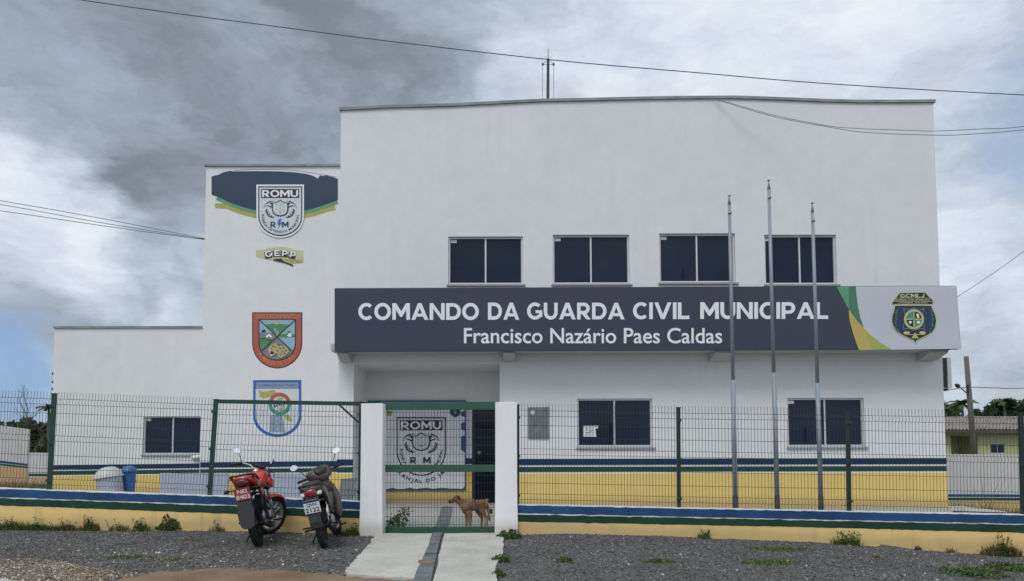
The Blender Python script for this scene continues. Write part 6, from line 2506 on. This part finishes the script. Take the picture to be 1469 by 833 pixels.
for s in (-1, 1):
    mb = MB()
    mb.tube([(-.32, s*.08, .72), (-.33, s*.19, .715)], .009, 'black_plastic', 6)
    p = Vector((-.335, s*.215, .715))
    mb.loft([(p.x - .035, p.y, p.z, .02, .018), (p.x - .01, p.y, p.z, .034, .028), (p.x + .03, p.y, p.z, .03, .024), (p.x + .05, p.y, p.z, .01, .01)], 'black_plastic', 10)
    mb.build('rear_indicator', rm)
mb = MB()                                   # frame and swing arm
for s in (-1, 1):
    mb.tube([(0, s*.085, R1), (.28, s*.09, .36), (.42, s*.08, .38)], .018, 'engine_black', 8)
    mb.tube([(-.20, s*.09, .74), (.30, s*.10, .70), (.46, s*.09, .62), (.46, s*.08, .36)], .015, 'engine_black', 8)
    mb.tube([(.46, s*.09, .62), (.90, s*.03, .82)], .016, 'engine_black', 8)
    mb.tube([(.93, 0, .70), (.86, s*.06, .40), (.80, s*.08, .22), (.46, s*.09, .22)], .016, 'engine_black', 8)
mb.tube([(.97, 0, .64), (.90, 0, .84)], .03, 'engine_black', 10)
mb.build('frame', rm)
mb = MB()                                   # engine: crankcase, finned cylinder, covers
mb.loft([(.44, 0, .33, .10, .09, 0, 3), (.52, 0, .33, .125, .115, 0, 3), (.66, 0, .32, .125, .11, 0, 3), (.76, 0, .32, .09, .07, 0, 3)], 'engine_black', 16)
for s in (-1, 1):
    mb.lathe([(0, .150), (.06, .148), (.085, .135), (.09, .10)], 'steel_dull', 18, 'Y', Matrix.Translation((.58, 0, .33)) @ Matrix.Scale(s, 4, (0, 1, 0)))
for k in range(8):
    z = .44 + .026*k
    mb.box((.585 + .008*k, -.075, z), (.725 + .008*k, .075, z + .014), 'engine_black')
mb.box((.60, -.06, .43), (.74, .06, .66), 'engine_black')
mb.box((.40, -.085, .50), (.54, .085, .60), 'engine_black')
mb.build('engine', rm)
mb = MB()                                   # chain case on the left, exhaust on the right
mb.box((.0, .095, .255), (.44, .112, .36), 'engine_black')
mb.build('chain_case', rm, bevel=.01)
mb = MB()
mb.tube([(.74, -.04, .52), (.84, -.08, .44), (.82, -.12, .26), (.60, -.14, .20), (.30, -.15, .22)], .02, 'steel_dull', 10)
mb.tube([(.32, -.155, .22), (.22, -.165, .24), (-.10, -.18, .30), (-.20, -.183, .32)], [.026, .046, .05, .044], 'engine_black', 14)
mb.tube([(-.02, -.232, .31), (.20, -.222, .265)], .012, 'chrome', 6)
mb.build('exhaust', rm)
for s in (-1, 1):
    mb = MB()
    a, b = Vector((.02, s*.125, R1 + .04)), Vector((.14, s*.12, .68))
    mb.tube([a, b], .012, 'chrome', 8)
    mb.tube([a.lerp(b, .35), a.lerp(b, .95)], .028, 'engine_black', 10)
    mb.tube([a.lerp(b, .0), a.lerp(b, .33)], .022, 'steel_dull', 10)
    mb.build('shock_absorber', rm)
for s in (-1, 1):
    mb = MB()
    mb.tube([(.50, s*.11, .27), (.50, s*.28, .27)], .014, 'dark_rubber', 8)
    mb.build('footpeg', rm)
    mb = MB()
    mb.tube([(.22, s*.11, .33), (.20, s*.25, .34)], .013, 'dark_rubber', 8)
    mb.build('footpeg', rm)
mb = MB()
mb.tube([(.46, .11, .24), (.40, .23, .055)], .011, 'engine_black', 8)
mb.box((.36, .21, .035), (.43, .27, .05), 'engine_black')
mb.build('side_stand', rm)


def raise_tail(root, names, dz, x0, x1):
    """lift the rear bodywork, easing in from x0 to x1"""
    for o in root.children_recursive:
        if o.name.split('.')[0] in names or (o.parent and o.parent.name.split('.')[0] in names):
            for v_ in o.data.vertices:
                v_.co.z += dz*sstep(x0, x1, v_.co.x)
            o.data.update()


raise_tail(rm, {'seat', 'tail_fairing', 'tail_light', 'grab_rail', 'number_plate', 'rear_mudguard', 'mudflap', 'rear_indicator'}, .095, .30, -.18)

# ---- grey step-through scooter
sc = empty('scooter', (0, 0, 0), 'brownish grey step-through scooter with a white plate, right of the red motorcycle', 'scooter')
place_bike(sc, (470, 781), (479, 769.3), radians(11.5), 1.20, .88)
WB2, R2 = 1.20, .285
rk = radians(26)
ax = Vector((-sin(rk), 0, cos(rk)))
SM = steer_matrix(.95, .85, rk, radians(26))
wheel(sc, 'rear_wheel', 0, R2, .095, 5, None, 'engine_black')
wheel(sc, 'front_wheel', WB2, R2, .082, 5, SM, 'engine_black')
mb = MB()
for s in (-1, 1):
    a = Vector((WB2, s*.075, R2))
    mb.tube([a - ax*.03, a + ax*.26], .024, 'steel_dull', 10, M4=SM)
    mb.tube([a + ax*.24, a + ax*.42], .016, 'chrome', 10, M4=SM)
mb.tube([Vector((WB2, 0, R2)) + ax*.42, Vector((WB2, 0, R2)) + ax*.68], .024, 'engine_black', 10, M4=SM)
p = Vector((WB2, 0, R2)) + ax*.42
mb.box((p.x - .03, -.10, p.z - .02), (p.x + .03, .10, p.z + .02), 'engine_black', SM)
mb.build('fork', sc)
mb = MB()
for i in range(13):
    a0, a1 = radians(35 + 10*i), radians(35 + 10*(i + 1))
    r_ = R2 + .03
    for (w0, w1, d0, d1) in ((-.065, -.03, -.03, 0), (-.03, .03, 0, 0), (.03, .065, 0, -.03)):
        mb.add([Vector((WB2 + (r_ + d0)*cos(a0), w0, R2 + (r_ + d0)*sin(a0))), Vector((WB2 + (r_ + d0)*cos(a1), w0, R2 + (r_ + d0)*sin(a1))),
                Vector((WB2 + (r_ + d1)*cos(a1), w1, R2 + (r_ + d1)*sin(a1))), Vector((WB2 + (r_ + d1)*cos(a0), w1, R2 + (r_ + d1)*sin(a0)))], [(0, 1, 2, 3)], 'scooter_grey', True, SM)
mb.build('front_fender', sc)
hc = Vector((WB2, 0, R2)) + ax*.74
mb = MB()                                   # handlebar cowl
mb.loft([(hc.x - .15, 0, hc.z - .03, .06, .04), (hc.x - .11, 0, hc.z - .005, .145, .085), (hc.x - .02, 0, hc.z + .015, .195, .105), (hc.x + .06, 0, hc.z - .01, .165, .11), (hc.x + .12, 0, hc.z - .03, .105, .085), (hc.x + .155, 0, hc.z - .04, .05, .045)],
        'scooter_grey', 20, SM)
mb.loft([(hc.x - .152, 0, hc.z + .0, .06, .03, .5), (hc.x - .115, 0, hc.z + .045, .10, .05, .5), (hc.x - .04, 0, hc.z + .09, .075, .03, .5)], 'black_plastic', 14, SM)
mb.loft([(hc.x - .06, 0, hc.z - .16, .07, .05, .3), (hc.x - .03, 0, hc.z - .10, .10, .07, .3), (hc.x + .03, 0, hc.z - .04, .12, .08, .3)], 'black_plastic', 14, SM)
cowl = mb.build('handlebar_cowl', sc)
for s in (-1, 1):
    mb = MB()
    a, b = hc + Vector((-.02, s*.13, .01)), hc + Vector((-.12, s*.36, .02))
    mb.tube([a, a.lerp(b, .5)], .014, 'engine_black', 8, M4=SM)
    mb.tube([a.lerp(b, .45), b], .019, 'dark_rubber', 10, M4=SM)
    mb.tube([a.lerp(b, .4) + Vector((.03, 0, 0)), b + Vector((.055, 0, -.005))], .006, 'steel_dull', 6, M4=SM)
    mb.build('grip', cowl)
    b_ = hc + Vector((-.06, s*.20, .035))
    mirror(sc, b_, hc + Vector((-.10, s*.30, .20)), hc + Vector((-.11, s*.335, .235)), .062, .042, SM, (-1, -.25*s, .12))
mb = MB()                                   # leg shield and front panel
for s in (-1, 1):
    mb.loft([(.98, s*.06, .82, .05, .05, .5), (.97, s*.13, .72, .06, .09, .45), (.94, s*.18, .58, .055, .13, .4), (.90, s*.19, .44, .045, .12, .3), (.84, s*.17, .32, .03, .06, .2)], 'scooter_grey', 14)
mb.loft([(.80, 0, .80, .09, .08), (.86, 0, .78, .15, .11), (.95, 0, .75, .16, .13), (1.02, 0, .74, .12, .10)], 'scooter_grey', 16)
mb.loft([(.78, 0, .47, .10, .10), (.86, 0, .56, .15, .15), (.96, 0, .66, .15, .17), (1.06, 0, .74, .11, .13), (1.10, 0, .76, .06, .06)], 'scooter_grey', 18)
mb.build('leg_shield', sc)
mb = MB()                                   # centre tunnel
mb.loft([(.88, 0, .50, .07, .07), (.70, 0, .44, .08, .08), (.52, 0, .44, .09, .09), (.42, 0, .50, .10, .11)], 'black_plastic', 14)
mb.build('tunnel', sc)
mb = MB()                                   # seat
mb.loft([(.58, 0, .66, .05, .03), (.52, 0, .685, .10, .05), (.40, 0, .70, .13, .055), (.26, 0, .705, .14, .05), (.12, 0, .745, .14, .05), (-.04, 0, .765, .13, .045), (-.16, 0, .765, .11, .035), (-.22, 0, .76, .08, .02)],
        'seat_black', 18)
mb.build('seat', sc)
mb = MB()                                   # body sides and tail
for s in (-1, 1):
    mb.loft([(.60, s*.05, .56, .03, .06), (.48, s*.10, .57, .035, .10), (.30, s*.125, .60, .035, .09), (.10, s*.135, .655, .035, .07), (-.10, s*.13, .695, .035, .05), (-.24, s*.10, .71, .03, .035), (-.30, s*.075, .715, .015, .02)],
            'scooter_grey', 14)
mb.loft([(.05, 0, .66, .12, .06), (-.12, 0, .69, .12, .055), (-.25, 0, .705, .10, .045), (-.31, 0, .71, .08, .03)], 'scooter_grey', 16)
mb.build('tail_body', sc)
mb = MB()
mb.tube([(.02, .155, .72), (-.18, .155, .755), (-.29, .12, .765), (-.325, 0, .768), (-.29, -.12, .765), (-.18, -.155, .755), (.02, -.155, .72)], .014, 'black_plastic', 8)
mb.build('grab_rail', sc)
mb = MB()
mb.loft([(-.26, 0, .665, .085, .055), (-.315, 0, .66, .085, .058), (-.345, 0, .655, .065, .05), (-.352, 0, .655, .03, .03)], 'lens_red', 16)
mb.build('tail_light', sc)
for s in (-1, 1):
    mb = MB()
    mb.loft([(-.20, s*.10, .655, .02, .03), (-.27, s*.108, .648, .036, .028), (-.315, s*.105, .640, .030, .022), (-.33, s*.10, .638, .012, .010)], 'lens_clear', 12)
    mb.build('rear_indicator', sc)
plate(sc, -.425, .49, .205, .175, radians(-12), 'paper', 'print_black', [('QVN', -.002, .048, .62), ('2122', -.074, -.016, .88)], 'print_navy')
mb = MB()
mb.prism([(-.24, .66), (-.325, .62), (-.385, .41), (-.385, .28), (-.355, .20), (-.335, .20), (-.355, .36), (-.28, .54), (-.18, .60)], -.075, .075, 'mudflap_grey')
for i in range(9):
    a0, a1 = radians(65 + 11*i), radians(65 + 11*(i + 1))
    r_ = R2 + .05
    mb.add([(r_*cos(a0), -.065, R2 + r_*sin(a0)), (r_*cos(a1), -.065, R2 + r_*sin(a1)), (r_*cos(a1), .065, R2 + r_*sin(a1)), (r_*cos(a0), .065, R2 + r_*sin(a0))], [(0, 1, 2, 3)], 'black_plastic', True)
mb.build('rear_mudguard', sc)
mb = MB()
mb.loft([(.36, 0, .32, .08, .08, 0, 3), (.44, 0, .31, .12, .10, 0, 3), (.60, 0, .31, .12, .10, 0, 3), (.68, 0, .33, .07, .06, 0, 3)], 'engine_black', 16)
for k in range(6):
    mb.box((.66 + .024*k, -.07, .28), (.676 + .024*k, .07, .40), 'engine_black')
for s in (-1, 1):
    mb.lathe([(0, .145), (.06, .143), (.08, .13), (.085, .10)], 'steel_dull', 18, 'Y', Matrix.Translation((.50, 0, .31)) @ Matrix.Scale(s, 4, (0, 1, 0)))
mb.build('engine', sc)
mb = MB()
for s in (-1, 1):
    mb.tube([(0, s*.08, R2), (.36, s*.085, .33)], .018, 'engine_black', 8)
mb.tube([(.44, 0, .40), (.62, 0, .44), (.92, 0, .72)], .03, 'engine_black', 8)
mb.box((.02, .09, .25), (.40, .108, .345), 'engine_black')
mb.build('frame', sc)
mb = MB()
mb.tube([(.76, -.04, .30), (.74, -.10, .22), (.50, -.14, .19), (.26, -.15, .20)], .018, 'steel_dull', 10)
mb.tube([(.28, -.15, .20), (.18, -.16, .22), (-.10, -.175, .27), (-.18, -.178, .285)], [.024, .042, .046, .04], 'engine_black', 14)
mb.box((-.06, -.228, .235), (.14, -.205, .275), 'chrome')
mb.build('exhaust', sc, bevel=.0)
for s in (-1, 1):
    mb = MB()
    a, b = Vector((.0, s*.115, R2 + .04)), Vector((.10, s*.115, .60))
    mb.tube([a, b], .012, 'chrome', 8)
    mb.tube([a.lerp(b, .30), a.lerp(b, .85)], .027, 'chrome', 10)
    mb.build('shock_absorber', sc)
    mb = MB()
    mb.tube([(.52, s*.10, .22), (.52, s*.29, .22)], .014, 'dark_rubber', 8)
    mb.build('footpeg', sc)
    mb = MB()
    mb.tube([(.20, s*.10, .28), (.17, s*.26, .29)], .013, 'dark_rubber', 8)
    mb.build('footpeg', sc)
mb = MB()
mb.tube([(.44, .10, .22), (.40, .20, .05)], .011, 'engine_black', 8)
mb.box((.36, .18, .03), (.43, .24, .045), 'engine_black')
mb.build('side_stand', sc)

raise_tail(sc, {'seat', 'tail_body', 'tail_light', 'grab_rail', 'number_plate', 'rear_mudguard', 'rear_indicator'}, .115, .40, -.10)

# ================================================================== DOG
def furmat():
    m = bpy.data.materials.new('dog_fur')
    m.use_nodes = True
    t = NT(m.node_tree)
    at = t.n('ShaderNodeAttribute', attribute_name='fur').outputs['Color']
    pos = t.n('ShaderNodeNewGeometry').outputs['Position']
    nz = t.noise(t.vmath('MULTIPLY', pos, (1, 1, .5)).outputs[0], 60, 5, .7)
    n2 = t.noise(pos, 9, 4, .6)
    f = t.math('MULTIPLY', t.mapr(nz, .25, .75, .7, 1.3, smooth=False), t.mapr(n2, .3, .7, .78, 1.2, smooth=False))
    cc = t.vmath('SCALE', at)
    t.t.links.new(f, cc.inputs[3])
    bm = t.n('ShaderNodeBump', {'Strength': .5, 'Distance': .004, 'Height': nz}).outputs[0]
    b = t.n('ShaderNodeBsdfPrincipled', {'Base Color': cc.outputs[0], 'Roughness': .85, 'Normal': bm, 'Specular IOR Level': .2, 'Sheen Weight': .15})
    t.n('ShaderNodeOutputMaterial', {'Surface': b.outputs[0]})
    M['dog_fur'] = m


furmat()
DV, DE, DRr = [], [], []


def dv(x, y, z, r, prev=None, ry=None):
    DV.append((x, y, z))
    DRr.append((r, ry or r))
    if prev is not None:
        DE.append((prev, len(DV) - 1))
    return len(DV) - 1


pel = dv(.215, 0, .412, .106)
lo_ = dv(.135, 0, .392, .100, pel)
ch2 = dv(.06, 0, .362, .122, lo_)
ch1 = dv(-.005, 0, .352, .128, ch2)
sh_ = dv(-.055, 0, .390, .104, ch1)
nk = dv(-.10, 0, .436, .074, sh_)
nk2 = dv(-.135, 0, .466, .064, nk)
hd_ = dv(-.180, 0, .482, .066, nk2)
st_ = dv(-.222, 0, .463, .047, hd_)
mz = dv(-.262, 0, .444, .036, st_)
ns = dv(-.303, 0, .434, .028, mz)
rp = dv(.258, 0, .400, .088, pel)
tl = dv(.310, 0, .395, .034, rp)
tl = dv(.336, -.004, .34, .025, tl)
tl = dv(.349, -.008, .24, .022, tl)
tl = dv(.360, -.012, .15, .016, tl)
tl = dv(.362, -.012, .115, .005, tl)
for s, kn, hk, pw in ((-1, (.238, .285), (.312, .165), (.298, .034)), (1, (.180, .280), (.250, .16), (.238, .034))):
    h1 = dv(.235 if s < 0 else .215, s*.055, .375, .080, rp)
    h2 = dv(kn[0], s*.062, kn[1], .056, h1)
    h25 = dv((kn[0] + hk[0])/2 + .004, s*.062, (kn[1] + hk[1])/2, .036, h2)
    h3 = dv(hk[0], s*.060, hk[1], .025, h25)
    h4 = dv(pw[0], s*.058, pw[1], .021, h3)
    h5 = dv(pw[0] - .028, s*.058, .018, .022, h4)
for s, el, wr, pw in ((-1, (.045, .235), (.042, .125), (.040, .032)), (1, (.004, .235), (-.004, .125), (-.008, .032))):
    f1 = dv(el[0] - .03, s*.058, .315, .066, ch1)
    f2 = dv(el[0], s*.058, el[1], .043, f1)
    f3 = dv(wr[0], s*.054, wr[1], .027, f2)
    f4 = dv(pw[0], s*.054, pw[1], .0215, f3)
    f5 = dv(pw[0] - .026, s*.054, .018, .0215, f4)
for s in (-1, 1):
    e1 = dv(-.158, s*.040, .525, .026, hd_)
    e2 = dv(-.142, s*.066, .528, .021, e1, .012)
    e3 = dv(-.130, s*.080, .492, .018, e2, .009)
me = bpy.data.meshes.new('dog')
me.from_pydata(DV, DE, [])
tmp = bpy.data.objects.new('dog_skin', me)
C.objects.link(tmp)
sk = tmp.modifiers.new('skin', 'SKIN')
sk.use_smooth_shade = True
sk.branch_smoothing = 0.6
for i, (r_, r2_) in enumerate(DRr):
    me.skin_vertices[0].data[i].radius = (r_, r2_)
    me.skin_vertices[0].data[i].use_root = (i == 0)
sb = tmp.modifiers.new('sub', 'SUBSURF')
sb.levels = sb.render_levels = 3
bpy.context.view_layer.update()
dm = bpy.data.meshes.new_from_object(tmp.evaluated_get(bpy.context.evaluated_depsgraph_get()))
bpy.data.objects.remove(tmp)
dm.name = 'dog'
dm.materials.clear()
dm.materials.append(M['dog_fur'])
ca = dm.color_attributes.new('fur', 'FLOAT_COLOR', 'POINT')
for i, vv in enumerate(dm.vertices):
    x, y, z = vv.co
    shag = .006*mnoise.noise(Vector((x*38, y*38, z*26))) + .004*mnoise.noise(Vector((x*90, y*90, z*60)))
    vv.co += vv.normal*shag*sstep(.02, .20, z)
    base = Vector((.27, .142, .080))
    light = Vector((.42, .28, .19))
    dark = Vector((.040, .026, .020))
    red = Vector((.15, .045, .028))
    c = base
    c = c.lerp(light, .55*sstep(.30, .12, z)*(1 - sstep(.20, .24, x)*0))       # pale legs
    c = c.lerp(light, .6*sstep(.05, -.06, x)*sstep(.45, .36, z)*sstep(-.16, -.10, x))   # pale breast
    c = c.lerp(light, .45*sstep(.29, .315, x))                                # thigh back and tail
    c = c.lerp(dark, .85*sstep(-.235, -.29, x))                              # muzzle
    c = c.lerp(red, .85*sstep(.505, .525, z)*sstep(.022, .045, abs(y))*(x < -.1))
    c = c.lerp(red, .85*(x < -.11 and x > -.16 and abs(y) > .05 and z > .48))
    c = c.lerp(dark, .9*sstep(.20, .14, z)*(x > .33))
    ca.data[i].color = (*c, 1)
dog = bpy.data.objects.new('dog', dm)
C.objects.link(dog)
for p in dm.polygons:
    p.use_smooth = True
tag(dog, 'lean reddish-brown dog standing side-on behind the gate, facing left', 'dog')
dp = W(670, 755.5, 11.95)
dog.location = (dp.x, 11.95, G(dp.x, 11.95) + .006)
dog.rotation_euler = (0, 0, radians(9))
for s in (-1, 1):
    mb = MB()
    mb.lathe([(0, -.007), (.005, -.005), (.007, 0), (.005, .005), (0, .007)], 'print_black', 10, 'Z', Matrix.Translation((-.208, s*.036, .492)))
    mb.build('eye', dog)
mb = MB()
mb.lathe([(0, -.010), (.009, -.007), (.012, 0), (.008, .007), (0, .009)], 'print_black', 10, 'X', Matrix.Translation((-.300, 0, .446)))
mb.build('nose', dog)

# ------------------------------------------------------------------ render
S.render.engine = 'CYCLES'
bpy.context.view_layer.update()
print('TRIS', sum(len(p.vertices) - 2 for o in bpy.data.objects if o.type == 'MESH' for p in o.data.polygons))
